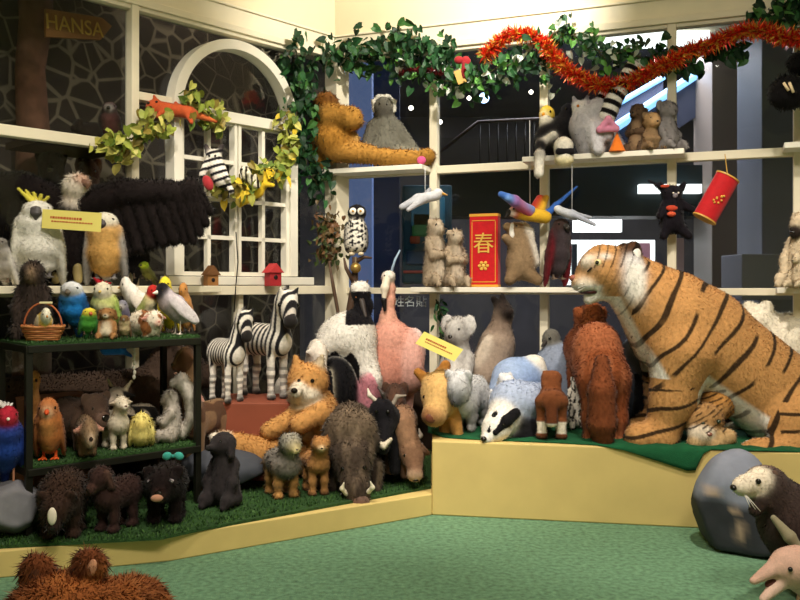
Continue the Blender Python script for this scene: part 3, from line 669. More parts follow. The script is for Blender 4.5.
body = [E((606, 267, 0), (23, 20, 21), OR), K((594, 272, 0), (580, 281, 0), 14, 7, OR), K((600, 260, 0), (586, 269, 0), 11, 6, OR),
        K((604, 291, 0), (589, 299, 0), 8, 5, WH), E((585, 284, -6), (9, 7, 5.5), 'e8dcc8'), E((585, 284, 6), (9, 7, 5.5), 'e8dcc8'), E((590, 262, -10), (8, 5, 4), WH), 
        E((628, 281, -22), (11, 7, 23), 'e4e6ec', ir(10)), E((621, 284, 19), (10, 6, 21), 'dfe0e2', ir(12)),
        E((627, 254, -17), (9, 5, 12), '4a2c18', ir(-20)), E((627, 254, 17), (9, 5, 12), '4a2c18', ir(-20)),
        K((622, 276, 0), (668, 312, 0), 26, 42, OR), K((672, 318, 0), (702, 334, 0), 43, 44, OR), K((698, 331, 0), (788, 400, 0), 43, 41, OR),
        E((805, 412, 0), (47, 46, 41), OR), K((640, 300, 0), (660, 345, 0), 22, 25, OR), K((702, 349, -9), (768, 412, -9), 37, 30, OR),
        E((676, 335, -28), (30, 20, 42), OR, ir(-12)), K((674, 352, -26), (664, 395, -28), 32, 21, OR), K((664, 395, -28), (652, 430, -28), 20, 16, OR), K((652, 434, -30), (632, 431, -32), 14, 12, OR), E((629, 433, -32), (12, 14, 11), OR),
        K((678, 352, 26), (676, 395, 28), 32, 21, OR), K((676, 395, 28), (668, 430, 28), 20, 16, OR), K((668, 434, 30), (650, 431, 32), 14, 12, OR),
        E((796, 418, -38), (46, 22, 34), OR), K((800, 436, -46), (742, 442, -50), 15, 11, OR), E((734, 441, -50), (14, 12, 9), OR),
        E((796, 418, 38), (46, 22, 34), OR), K((800, 436, 46), (752, 442, 50), 15, 11, OR)]
body += path([(840, 425, 10), (880, 438, -20), (900, 440, -60)], [14, 10, 9], OR)
parts = [('eye', [E((594, 263, -17.5), (4.2, 3, 3.6), 'e6d9a0')], 'gloss', 'pale amber glass eye'), ('pupil', [E((592.5, 263, -20), (1.8, 1.4, 2), '080605')], 'gloss'),
         ('eye', [E((594, 263, 17.5), (4.2, 3, 3.6), 'e6d9a0')], 'gloss', 'pale amber glass eye'),
         ('nose', [E((573, 278, 0), (4, 5, 3.4), '9a5a4a')], 'hard', 'pinkish brown nose'), ('mouth', [E((589, 292, 0), (10, 11, 2.8), '3a1512')], 'hard', 'dark open mouth'),
         ('ear_lining', [E((629, 258, -22.5), (5, 2.5, 9), 'ece6de', ir(-20))], 'fur', 'white fluffy ear lining'), ('eye_line', path([(588, 268, -17), (584, 272, -15)], .8, '15100d'), 'fur')]
for s in (-1, 1):
    wb = []
    for i in range(3): wb.append(('whisker', path([(584, 283 + i * 2, s * 10), (575 - i * 2, 284 + i * 4, s * 22)], .25, 'f2eee6'), 'hard'))
    parts += wb
PXA('plush_tiger', 'life-size orange and black striped toy tiger sitting on the yellow platform', 'toy tiger', 690, 4.92, ZR + .014, body, parts, tiger_cf, fur=.008, k=10, vs=1.0, sharp=2.2)

# tiger cub under it
def cub_cf(Q, C):
    x, y, d = Q.T; st = sm(np.sin((x * .5 + y * .9) * 1.35 + 2 * wav(Q, .12)), .35, .7); st = st * sm(wav(Q, .3), -.35, .0) * (y < 430); return mixc(C, st * .85, '20150e')
G1 = 'b58a58'
body = [E((703, 420, 0), (20, 15, 17), G1), E((697, 431, -12), (12, 9, 8), 'e0d2bc'), K((722, 405, 14), (740, 398, 30), 17, 16, 'c08a4a'), E((694, 410, 0), (4, 4, 6), G1, ir(20)), E((722, 409, 0), (5, 4, 6), G1, ir(-20)),
        K((712, 434, -8), (690, 440, -14), 8, 7, 'c9a878'), K((725, 436, -6), (708, 443, -14), 8, 7, 'c9a878')]
PXA('plush_tiger_cub', 'small striped tiger cub lying under the belly of the big tiger', 'toy tiger', 710, 4.72, ZR + .014, body, [eye(698, 421, -14, 2.2, '2c3a2a'), eye(713, 419, -15, 2.2, '2c3a2a'), ('nose', [E((702, 431, -20), (3.2, 2, 2.2), '8a5548')], 'gloss')], cub_cf, fur=.01, k=5, vs=.85)

# white plush behind the tiger
body = [E((790, 345, 0), (36, 25, 32), 'f3ead6'), E((758, 322, 0), (17, 15, 15), 'f5ecd8'), E((743, 325, -6), (8, 7, 7), 'f3ead6'), E((765, 306, -4), (5, 4, 5), 'f3ead6'), E((751, 307, 6), (5, 4, 5), 'f3ead6'), E((820, 390, 0), (45, 28, 40), 'f0e6d0'), K((775, 365, 0), (770, 410, 0), 14, 12, 'f0e6d0'), K((830, 365, 0), (840, 420, 0), 16, 14, 'f0e6d0')]
PXA('plush_polar_bear', 'creamy white fluffy toy bear behind the back of the big tiger', 'toy bear', 790, 5.3, ZR + .014, body + [K((775, 400, 0), (775, 418, 0), 12, 12, 'f0e6d0')], [eye(745, 320, -11, 2), ('nose', [E((736, 326, -9), (3, 3, 2.5), '1a1512')], 'gloss')], None, fur=.014, k=9)

# ================================================================ right platform
BR = '8a4a28'
def horse_cf(Q, C):
    x, y, d = Q.T; return mixc(C, sm(wav(Q * V(1.8, .5, 1), .16), .0, .55) * .5, 'b9714a')
body = [K((598, 372, -18), (600, 352, 60), 25, 24, BR), E((596, 350, -4), (24, 22, 28), 'a8633f'), K((600, 345, 30), (604, 320, 60), 17, 12, BR), E((603, 322, 62), (13, 16, 13), 'a35c30'), K((603, 326, 72), (603, 336, 95), 10, 8, BR),
        E((590, 315, 58), (4, 4, 6), BR, ir(20)), E((616, 315, 58), (4, 4, 6), BR, ir(-20))]
for x, d in ((586, -24), (612, -22), (588, 45), (612, 47)): body += [K((x, 378, d), (x, 415, d), 12, 8, BR), K((x, 415, d), (x, 440, d), 7.5, 7, BR), E((x, 441, d - 2), (8, 9, 5), 'd6c3a4' if x > 600 else '5a2f1c')]
tailp = [('tail', path([(593, 358, -38), (590, 385, -50), (590, 415, -50), (592, 436, -48)], [6, 12, 13, 8], '7d4426'), 'fur', 'long bushy reddish brown tail'),
         ('mane', path([(604, 312, 52), (602, 330, 36), (600, 345, 14)], [9, 12, 8], '96532c'), 'fur', 'chestnut mane')]
PXA('plush_pony', 'chestnut brown long-haired toy pony seen from behind beside the tiger paw', 'toy pony', 600, 5.0, ZR + .014, body, tailp, horse_cf, fur=.012, k=8)

b_, p_ = quad('7a4627', L=.56, h=.70, rf=.13, rr=.15, leg=.045, foot=.045, lw=.1, legcol='7a4627', footcol='2e2320', hp=(.30, .84), hr=.1, headkw=dict(yaw=150, pitch=-30, sn=(.8, .6, .5), ear='point', earlen=.5), tail=('down', .35, .06), tailcol='5a3018', headcol='8f5632')
animal('plush_foal', 'small brown toy foal with white socks seen from behind between badger and pony', 'toy foal', (b_, p_), 533, 373, 570, 4.86, ZR + .014, yaw=80, fur=.005, cf=lambda P, C: mixc(C, (sm(P[:, 2], .08, .09) * sm(-P[:, 2], -.26, -.25)), 'e6dccb'))
def spots(c, f, th, seed=0.):
    def g(P, C): return mixc(C, sm(wav(P, f, seed), th, th + .12), c)
    return g
def hstripe(c, f, axis=2, amp=2, th=.1, nf=5, add=(0, 0)):
    def g(P, C): return mixc(C, sm(np.sin(P[:, axis] * f + amp * wav(P, nf) + add[0] * P[:, 0]), th, th + .3), c)
    return g
b_, p_ = sitter('e6ddcf', br=.17, hr=.12, hz=.86, tail='back')
animal('plush_leopard', 'small black and white patterned toy cat tucked between the foal and the pony', 'toy cat', (b_, p_), 566, 376, 586, 5.15, ZR + .014, yaw=-90, fur=.006, cf=spots('2a2420', 34, .1))

# badger
def badger_cf(Q, C):
    x, y, d = Q.T
    return C
GB = 'a8b4cc'
body = [K((512, 402, 0), (545, 408, 40), 21, 20, GB), E((518, 402, 0), (26, 24, 20), GB), K((505, 412, -10), (494, 424, -24), 17, 14, 'efe9df'), K((494, 424, -24), (484, 432, -34), 11, 6, 'f0ebe2'),
        K((516, 418, -10), (535, 430, -8), 13, 10, '1b1a1c'), K((500, 428, -10), (524, 436, -16), 9, 7, '17161a'), K((525, 430, -12), (530, 438, -14), 8, 6, '17161a'),
        K((496, 436, -20), (492, 441, -22), 6, 5, '17161a')]
parts = [('face_stripe', path([(512, 409, -26), (502, 416, -33), (491, 426, -38)], [4.5, 5, 2.5], '141316'), 'fur', 'black stripe through the eye'), ('face_stripe', path([(500, 405, -18), (492, 412, -28), (485, 425, -37)], [3, 3, 1.5], '141316'), 'fur', 'black stripe through the eye'),
         ('nose', [E((480, 432, -39), (3, 3, 2.6), '17100e')], 'gloss'), eye(499, 418.5, -38.5, 1.6)]
PXA('plush_badger', 'grey toy badger with black and white striped head lying at the felt edge', 'toy badger', 515, 4.98, ZR + .014, body, parts, None, fur=.008, k=6)
# blue-grey seals/pillows
body = [E((520, 375, 0), (22, 18, 16), '8fa6cc'), K((512, 380, 0), (508, 410, 0), 20, 26, '9fb2d2'), K((535, 365, 0), (545, 390, 0), 10, 6, 'e9e3d6')]
PXA('plush_seal', 'pale blue rounded toy seal lying behind the badger', 'toy seal', 520, 5.35, ZR + .014, body + [E((512, 412, 0), (24, 20, 9), '93a8cc')], [eye(508, 372, -15, 1.8), ('nose', [E((502, 378, -13), 2, '222')if 0 else E((503, 378, -14), 2, '222222')], 'gloss')], None, fur=.004, k=10)
body = [E((560, 365, 0), (24, 14, 20), '8e98ac'), E((552, 340, 4), (9, 9, 11), '6d6a62'), K((560, 370, 0), (566, 405, 0), 24, 24, '8e98ac')]
PXA('plush_pigeon', 'slate grey toy bird sitting dimly behind the foal against the glass', 'toy bird', 560, 5.58, ZR + .014, body, [('beak', [K((545, 342, -2), (540, 346, -8), 2.4, .8, '3a3633')], 'hard'), eye(549, 338, -5, 1.5)], None, fur=.006, k=8)
# tan boar-like capybara facing down
TN = 'cba468'
body = [E((441, 392, 0), (20, 20, 21), TN), K((440, 398, -8), (434, 411, -22), 17, 11, TN), E((432, 412, -26), (10, 8, 8), '7b4a30'), K((450, 398, 10), (468, 402, 50), 20, 22, 'b98748'),
        K((443, 373, 6), (446, 366, 8), 6, 5, 'b07634'), K((424, 378, 6), (418, 373, 8), 5, 4, 'b07634'), K((452, 408, -2), (458, 436, -6), 8, 5, 'b98748'), K((446, 415, 6), (446, 432, 4), 8, 6, 'a5763a'), K((475, 410, 45), (477, 425, 45), 8, 6, 'a5763a')]
PXA('plush_pig', 'tan toy piglet with brown snout looking down over the left end of the felt', 'toy pig', 445, 5.0, ZR + .014, body, [eye(438, 396, -20.5, 1.8), eye(424, 395, -14, 1.8), ('nose', [E((430, 413, -33), (6, 2.5, 5), '6b3c2a')], 'hard')], None, fur=.006, k=7)
# koala cluster
b_, p_ = sitter('b5b1ac', belly='d9d6d0', hr=.17, hz=.8, br=.22, headkw=dict(ear='big', earcol='c9c6c2', sn=(.25, .45, .4), nose='15110f', sncol='57504a'), arm='chest')
animal('plush_koala', 'light grey fluffy toy koala peeking from behind the tilted yellow card', 'toy koala', (b_, p_), 432, 315, 474, 5.55, ZR + .014, yaw=-115, fur=.014)
b_, p_ = quad('c8c8c9', L=.7, h=.55, rf=.2, rr=.2, hp=(.45, .5), hr=.19, leg=.07, headkw=dict(ear='round', face='35353c', sn=(.5, .45, .25), sncol='5a5a60', pitch=-25), tail=('back', .3, .06), legcol='9c9a98')
animal('plush_raccoon', 'silver grey toy raccoon with dark face mask beside the tan piglet', 'toy raccoon', (b_, p_), 448, 366, 488, 5.15, ZR + .014, yaw=-110, fur=.014)
b_, p_ = quad('e2e2e4', L=.7, h=.5, rf=.2, rr=.2, hp=(.42, .62), hr=.16, leg=.07, headkw=dict(ear='round', sn=(.5, .45, .25)), tail=('back', .3, .08))
animal('plush_rabbit', 'whitish fluffy toy rabbit squeezed between the raccoon and the badger', 'toy rabbit', (b_, p_), 472, 370, 504, 5.32, ZR + .014, yaw=-60, fur=.012)
# siamese hare
def hare_cf(Q, C): return mixc(C, sm(-Q[:, 1], -330, -318) , '2a211d')
body = [K((489, 372, 0), (497, 345, 0), 21, 17, '9a8878'), K((497, 345, 0), (502, 318, 0), 15, 9, '7d6b5d'), E((504, 312, 0), (8, 8, 9), '2e2521'), K((504, 314, -4), (508, 311, -14), 6, 3.5, '2e2521'), K((500, 308, 2), (494, 299, 2), 3.5, 3, '1d1714'), K((506, 307, 4), (503, 296, 6), 3, 2.4, '1d1714'),
        K((480, 380, -6), (478, 412, -8), 11, 9, '8a7868'), K((498, 378, -6), (500, 412, -8), 10, 8, '8a7868'), E((486, 395, 6), (22, 16, 20), '8f7d6c'), E((482, 352, -14), (6, 4, 16), 'c3b5a4', ir(-20))]
PXA('plush_hare', 'brown-grey toy hare with dark head standing up behind the felt', 'toy hare', 490, 5.6, ZR + .014, body, [eye(507, 309, -7, 1.6, '8a4a20')], None, fur=.008, k=7)

body = [E((648, 392, 0), (13, 12, 12), '141214'), K((650, 405, 6), (654, 425, 16), 14, 18, '141214'), K((640, 410, 0), (638, 440, -4), 6, 5, '141214'), K((640, 383, 2), (637, 375, 2), 4, 2, '141214'), K((656, 383, 2), (659, 375, 2), 4, 2, '141214')]
PXA('plush_panther', 'black toy panther sitting in shadow between the pony and the tiger leg', 'toy panther', 648, 5.25, ZR + .014, [x for x in body] , [eye(643, 391, -11.5, 1.3, '8a8a4a'), eye(652, 391, -11.5, 1.3, '8a8a4a')], None, fur=.006, k=5)
# ================================================================ low left platform, front row (base on turf)
def stripes_z(P, C):
    n = wav(P, 5.); P = P * V(1, 1, 1); leg = P[:, 2] < .36; ph = np.where(leg, P[:, 2] * 95, (P[:, 0] * 1.0 - P[:, 2] * .35) * 88)
    st = sm(np.sin(ph + 2.0 * n), -.1, .25) * np.where(leg, .55, 1) * (1 - .9 * sm(-(P[:, 2] - .40), 0, .06) * (P[:, 2] > .3)); return mixc(C, st, '17151a')
def zebra(hy=0, yaw=0, pitch=-42):
    b, P = quad('efe8dc', L=.66, h=.68, rf=.145, rr=.15, leg=.036, foot=.032, lw=.085, hp=(.42, .88), hr=.13, footcol='2a2220', neck=.095, hy=hy, tail=('down', .3, .022),
        headkw=dict(yaw=yaw, pitch=pitch, sn=(.95, .62, .5), sncol='cfc6bb', ear='point', earlen=.75, nose=None, ey=(.5, .75, .25), eye=.16))
    T = rot(yaw, pitch); hc = V(.42, hy, .88)
    P = P + [('muzzle', xf([E((1.55, 0, -.3), (.5, .58, .55), '1d1817')], T, hc, .13), 'sleek', 'black muzzle'),
             ('mane', [K((.16, 0, .74), (.27, hy * .5, .88), .03, .035, '1b181c'), K((.27, hy * .5, .88), (.40, hy, .99), .035, .03, 'e9e2d6'), K((.40, hy, .99), (.44, hy, 1.02), .03, .015, '1b181c')], 'fur', 'upright dark and white mane')]
    return b, P
ZB = .60
b = MB(); Yb = 5.05
x0, x1 = A(212, Yb, 0)[0], A(292, Yb, 0)[0]
b.box(((x0 + x1) / 2, Yb + .22, ZTF + (ZB - ZTF) / 2), (x1 - x0, .44, ZB - ZTF))
o = b.build('display_box', mat('brown_box', '94503a', rough=.6, noise=.1, nscale=5), bevel=.008); props(o, 'reddish brown box the two zebras stand on', 'box')
o.rotation_euler = (0, 0, 0)
animal('plush_zebra', 'large toy zebra with head turned to the room standing on the brown box', 'toy zebra', zebra(hy=-.04, yaw=-22), 238, 285, 298, 5.32, ZB, yaw=-48, fur=.003, cf=stripes_z, k=.035, mt='sleek', sharp=.01, det=1.25)
animal('plush_zebra', 'small toy zebra foal with rounded striped back in front of the large zebra', 'toy zebra', zebra(hy=.05, yaw=-10), 210, 306, 252, 5.12, ZB, yaw=-38, fur=.003, cf=stripes_z, k=.035, mt='sleek', sharp=.01, det=1.25)
b_, p_ = quad('efe6da', L=.6, h=.62, rf=.13, rr=.13, leg=.035, foot=.03, lw=.07, hp=(.38, .82), hr=.1, headkw=dict(sn=(.9, .5, .4), ear='side', pitch=-35), tail=('down', .2, .03))
animal('plush_goat', 'white woolly toy kid goat standing at the right end of the brown box', 'toy goat', (b_, p_), 284, 338, 316, 5.6, ZTF, yaw=-60, fur=.008)

def P3(name, label, cat, ox, Y, z, body, parts=(), **kw): return PXA(name, label, cat, ox, Y, z, body, parts, **kw)
# fox
FX = 'd09a5a'
body = [E((308, 381, 0), (20, 16, 17), FX), E((305, 393, -9), (15, 11, 9), 'f1e6d2'), K((302, 388, -12), (299, 389, -25), 8, 5, 'f1e6d2'), K((298, 368, 2), (295, 357, 2), 6, 2, FX), K((318, 368, 2), (322, 357, 2), 6, 2, 'c9b79a'),
        K((306, 400, 2), (306, 420, 8), 17, 20, 'e9d7b8'), K((312, 412, 10), (322, 445, 30), 24, 28, FX), K((300, 415, -6), (272, 428, -18), 10, 8, FX), K((320, 412, -12), (302, 421, -22), 10, 9, FX), K((322, 412, -10), (328, 425, -4), 9, 12, FX)]
zf = Z(478, 5.1); 
parts = [eye(301, 379, -16, 2), eye(314, 379, -16, 2), ('nose', [E((298, 387, -30), (3.4, 3, 2.8), '17110e')], 'gloss'), ('tail', path([(300, 450, 10), (262, 448, -20), (243, 440, -30), (232, 434, -34)], [10, 14, 11, 8], FX) + path([(232, 434, -34), (222, 431, -36)], [8, 4], 'f3e9d8'), 'fur', 'bushy orange tail with white tip')]
P3('plush_fox', 'large orange and white toy fox resting its paws above the wolf', 'toy fox', 308, 5.1, ZTF, body + [E((315, 462, 15), (28, 26, 16), FX)], parts, fur=.015, k=6)
# wolf and jackal
def wolf_cf(P, C): return mixc(C, sm(wav(P * V(1, 1, 3), 9.), .1, .6) * .5, '5a5346')
b_, p_ = quad('8a837a', L=.62, h=.66, rf=.19, rr=.17, leg=.05, foot=.045, lw=.11, hp=(.36, .82), hr=.15, legcol='b98a50', headcol='9b968a', headkw=dict(sn=(.6, .45, .3), sncol='e2cf9a', face='d8c48c', ear='point', earlen=.3, earcol='8a8476', yaw=10, pitch=-10), tail=('down', .35, .06))
animal('plush_wolf', 'grey toy wolf cub with tan legs standing left of the jackal', 'toy wolf', (b_, p_), 262, 430, 304, 4.72, ZTF, yaw=-62, fur=.014, cf=wolf_cf)
b_, p_ = quad('b5834e', L=.55, h=.62, rf=.14, rr=.13, leg=.042, foot=.038, lw=.08, hp=(.34, .80), hr=.12, footcol='6a4a2c', headkw=dict(sn=(.8, .42, .26), sncol='dcc096', ear='point', earlen=.8, earcol='7c4f2a', yaw=-10, face='a87640'), tail=('down', .35, .05))
animal('plush_jackal', 'small tan toy jackal with pointed ears standing between wolf and boar', 'toy jackal', (b_, p_), 300, 431, 332, 4.78, ZTF, yaw=-70, fur=.009)
# wild boar
def boar_cf(Q, C): return mixc(C, sm(wav(Q * V(1.4, .4, 1), .2), -.1, .6) * .35, 'a08a72')
BO = '5b4d40'
body = [K((350, 440, 5), (348, 436, 50), 27, 26, BO), E((351, 428, -2), (25, 20, 19), '6b5b4a'), K((353, 455, -15), (357, 478, -30), 21, 12, '4d4036'), K((357, 478, -30), (360, 488, -34), 11, 10, '41342c'), E((337, 438, -8), (8, 5, 9), '1e1815', ir(-20)), E((372, 441, -8), (8, 5, 9), '1e1815', ir(20)),
        K((335, 465, 0), (335, 488, -2), 10, 7, '2e2621'), K((374, 465, 0), (374, 488, -2), 9, 7, '3a2f29'), K((336, 460, 55), (336, 482, 55), 10, 8, '2e2621'), K((370, 460, 55), (370, 482, 55), 10, 8, '2e2621')]
parts = [('snout', [E((362, 491, -42), (9, 4, 6.5), '6d5347')], 'sleek', 'pinkish brown snout disc'), ('tusk', path([(349, 484, -40), (345, 478, -44), (347, 472, -46)], [2.4, 2, .8], 'e6dcc4'), 'hard', 'small cream tusk'), ('tusk', path([(370, 482, -40), (374, 477, -44), (372, 471, -46)], [2.4, 2, .8], 'e6dcc4'), 'hard', 'small cream tusk'), eye(345, 461, -35, 2), eye(366, 460, -35, 2)]
P3('plush_boar', 'big dark brown toy wild boar with lowered snout at the platform edge', 'toy boar', 352, 4.85, ZTF, body, parts, cf=boar_cf, fur=.016, k=7)
# black anteater-like and antelope
body = [K((385, 418, 0), (388, 440, 25), 15, 20, '141216'), E((382, 410, -8), (12, 10, 13), '17151a'), K((386, 425, -12), (384, 445, -20), 8, 5, '1a181c'), K((375, 440, 0), (373, 472, -4), 7, 5, '121114'), K((394, 440, 0), (395, 470, -2), 7, 5, '121114'), K((372, 440, 45), (372, 465, 45), 7, 6, '121114'), K((392, 440, 45), (392, 465, 45), 7, 6, '121114')]
parts = [('horn', path([(379, 402, -8), (370, 394, -10), (368, 388, -6)], [2.2, 2, 1], 'd8cfc0'), 'hard', 'pale horn'), ('horn', path([(386, 402, -8), (383, 393, -10), (378, 386, -6)], [2.2, 2, 1], '3a3330'), 'hard'), ('face_mark', path([(377, 436, -24), (384, 441, -27), (391, 435, -24)], [1.5, 2.4, 1.5], 'd8cdb8'), 'fur', 'cream muzzle band'), eye(377, 409, -18, 1.8), eye(388, 409, -18, 1.8)]
P3('plush_bull', 'black toy bull calf with pale horn between the boar and the antelope', 'toy bull', 384, 4.95, ZTF, body, parts, fur=.008, k=5)
AN = '8c6a50'
body = [K((402, 425, 0), (412, 452, -8), 12, 11, AN), K((412, 452, -10), (415, 468, -22), 11, 6.5, '7a5a44'), E((414, 470, -24), (6.5, 5, 5), 'c7a98c'), K((400, 425, 10), (398, 430, 55), 17, 20, AN), K((402, 442, 4), (405, 474, 0), 8, 5, '6d5040'), K((392, 438, 4), (390, 470, 2), 8, 5, '6d5040'), K((392, 440, 60), (392, 460, 60), 8, 6, '6d5040'), K((410, 440, 60), (410, 460, 60), 8, 6, '6d5040'), K((420, 448, -6), (428, 452, -4), 4, 2, AN)]
parts = [('horn', path([(400, 436, -8), (393, 424, -2), (391, 408, 2), (397, 397, 4), (406, 396, 4)], [3.4, 3, 2.6, 2, 1], '8f8578'), 'hard', 'grey curved horn'), ('horn', path([(410, 434, -8), (416, 440, -2), (421, 436, 2), (419, 430, 6)], [3.2, 2.6, 2, 1], '8f8578'), 'hard', 'grey curved horn'), eye(405, 452, -18, 1.8), ('nose', [E((415, 474, -27), (3, 2.5, 2), '1c1512')], 'gloss')]
P3('plush_antelope', 'brown toy antelope with curved grey horns at the right end of the low platform', 'toy antelope', 405, 4.98, ZTF, body, parts, fur=.007, k=5)
# ostrich (white back, black sides, dark neck)
body = [E((347, 338, 0), (29, 28, 23), 'f4efe6'), K((352, 335, -4), (366, 366, -10), 24, 13, 'f4efe6'), E((330, 345, -6), (13, 16, 13), 'f4efe6'), E((339, 384, -10), (19, 24, 32), '131216'), E((352, 392, 4), (18, 24, 28), '151418'), K((371, 378, -14), (368, 400, -8), 11, 12, 'd9919e'), E((331, 392, -32), (5, 5, 24), 'd8cdb4'),
        K((357, 326, 2), (364, 306, 2), 10, 7.5, '151318'), K((364, 306, 2), (361, 297, 1), 7.5, 7, '151318'), E((361, 293, 0), (8, 8, 7), '151318'), E((360, 287.5, 0), (8.5, 8, 5.5), 'f7f2ea'), K((367, 324, -6), (362, 314, -4), 2.5, 3, 'c7a8a0')]
parts = [('beak', path([(362, 300, -6), (366, 316, -12)], [3, 1.5], '4a4340'), 'hard'), eye(357, 297, -6, 1.4, 'c07a4a'), ('leg', path([(350, 425, 0), (350, 457, -2)], [5, 4], '3d3436'), 'hard'), ('leg', path([(368, 410, 0), (372, 457, 2)], [5, 4], 'c9929a'), 'hard')]
def ost_cf(Q, C):
    x, y, dd = Q.T; C = mixc(C, ((y < 324) & (y >= 291) & (x > 347)) * 1., '151318'); C = mixc(C, (y < 291) * 1., 'f7f2ea')
    edge = 352 + 3 * np.sin(x * .35) + np.clip(x - 352, 0, 30) * 1.1
    C = mixc(C, (((y > 324) | (x <= 347)) & (y < edge)) * 1., 'f4efe6'); return mixc(C, ((y > edge) & (x < 361) & (C[:, 2] > .3)) * 1., '141216')
P3('plush_ostrich', 'big toy ostrich with fluffy white back, black wings and thin black neck', 'toy ostrich', 350, 5.55, ZTF, body, parts, fur=.012, k=6, cf=ost_cf)
# flamingo
FL = 'dca08e'
body = [K((392, 340, 0), (402, 375, 10), 20, 23, FL), E((388, 365, -6), (17, 16, 28), 'cf8f7c'), E((410, 360, -4), (14, 16, 30), 'd9a79a'), E((415, 345, 0), (10, 10, 16), 'e6d2cc'), K((388, 330, 0), (388, 318, 0), 11, 7, 'e2aa92')] + path([(388, 318, 0), (389, 300, 0), (390, 288, 0), (387, 279, 0)], [7, 5, 4.2, 4.5], 'e0a792') + [E((389, 276, -2), (6, 7, 5), 'f4ece2')]
parts = [('beak', path([(387, 279, -6), (385, 288, -9), (384, 302, -10)], [4, 4, 1.5], 'f0e4cf'), 'hard', 'long cream beak'), ('beak_tip', path([(384, 300, -10), (385, 310, -10)], [3, 1.5], '1a1718'), 'hard', 'black beak tip'), ('plume', path([(391, 273, 0), (395, 260, 0), (400, 250, 2)], [1.4, 1.2, .8], 'a9c3dc'), 'hard', 'thin pale plume'), eye(385, 276, -7, 1.2),
         ('leg', path([(400, 395, 4), (403, 420, 2), (405, 456, 4)], [5, 3.5, 3], 'd4a59a'), 'hard', 'long pink leg'), ('leg', path([(410, 392, 10), (408, 420, 12), (410, 456, 14)], [5, 3.5, 3], 'b98b80'), 'hard', 'long pink leg')]
P3('plush_flamingo', 'tall pink toy flamingo with white face in front of the second window bay', 'toy flamingo', 398, 5.62, ZTF, body, parts, fur=.007, k=6)
b_, p_ = sitter('4c352a', hr=.2, hz=.8, br=.24, headkw=dict(face='6b4a38', ear='round'), arm='down')
animal('plush_ape', 'dark brown toy ape sitting low behind the antelope below the flamingo', 'toy ape', (b_, p_), 378, 382, 412, 5.3, ZTF, yaw=-90, fur=.01)

# front row under the rack and beside
def mk(name, label, cat, spec, *a, **k): return animal(name, label, cat, spec, *a, **k)
b_, p_ = quad('3d2b22', L=.6, h=.75, rf=.27, rr=.25, leg=.075, foot=.06, lw=.15, hp=(.34, .42), hr=.2, headkw=dict(sn=(.8, .5, .35), sncol='2d201a', pitch=-30, ear='round'), tail=('down', .1, .04))
mk('plush_beaver', 'dark brown toy beaver with cream teeth patch below the left side of the rack', 'toy beaver', more((b_, p_), [], [('teeth', [E((.60, .0, .37), (.03, .055, .1), 'e6dcc8')], 'hard', 'cream front teeth')]), 42, 470, 86, 3.98, ZTF, yaw=-80, fur=.018)
b_, p_ = quad('3a2723', L=.65, h=.72, rf=.2, rr=.22, leg=.06, foot=.06, lw=.12, hp=(.34, .80), hr=.17, headkw=dict(sn=(.8, .5, .38), sncol='4a332c', pitch=-20, ear='flop', earcol='4f3830'), tail=('down', .2, .04))
mk('plush_dog', 'dark brown toy dog with floppy ears under the middle of the rack', 'toy dog', (b_, p_), 97, 463, 136, 4.08, ZTF, yaw=-115, fur=.014)
b_, p_ = quad('1d1413', L=.6, h=.78, rf=.24, rr=.24, leg=.07, foot=.06, lw=.14, hp=(.30, .58), hr=.24, headkw=dict(sn=(.45, .5, .4), sncol='2c1c18', pitch=-5, ear='round', eye=.12, eyecol='0a0806'), tail=('down', .2, .04))
hx = V(.30, 0, .58)
p_ += [('eye_ring', [E(hx + V(.14, s * .12, .07), (.04, .055, .035), 'b9aeb4')], 'fur', 'pale eye ring') for s in (-1, 1)] + [('mouth', [E(hx + V(.40, 0, -.10), (.04, .08, .05), 'c08a70')], 'sleek', 'pink open mouth')]
p_ = [(('eye', [E(hx + V(.175, s * .12, .075), (.02, .02, .02), '0a0806')], 'gloss', None)) for s in (-1, 1)] + [q for q in p_ if q[0] != 'eye']
mk('plush_bear_cub', 'black toy bear cub with pale-ringed eyes under the right side of the rack', 'toy bear', (b_, p_), 148, 462, 188, 4.22, ZTF, yaw=-85, fur=.014)
b_, p_ = sitter('2f2a2b', hr=.17, hz=.78, br=.2, headkw=dict(sn=(1.0, .38, .2), pitch=10, ear='flop', yaw=-20, nose='0a0806'), arm='down', legr=.07)
mk('plush_elephant', 'charcoal toy baby elephant with raised trunk in front of the grey rock bag', 'toy elephant', (b_, p_), 202, 432, 242, 4.5, ZTF, yaw=-110, fur=.006)
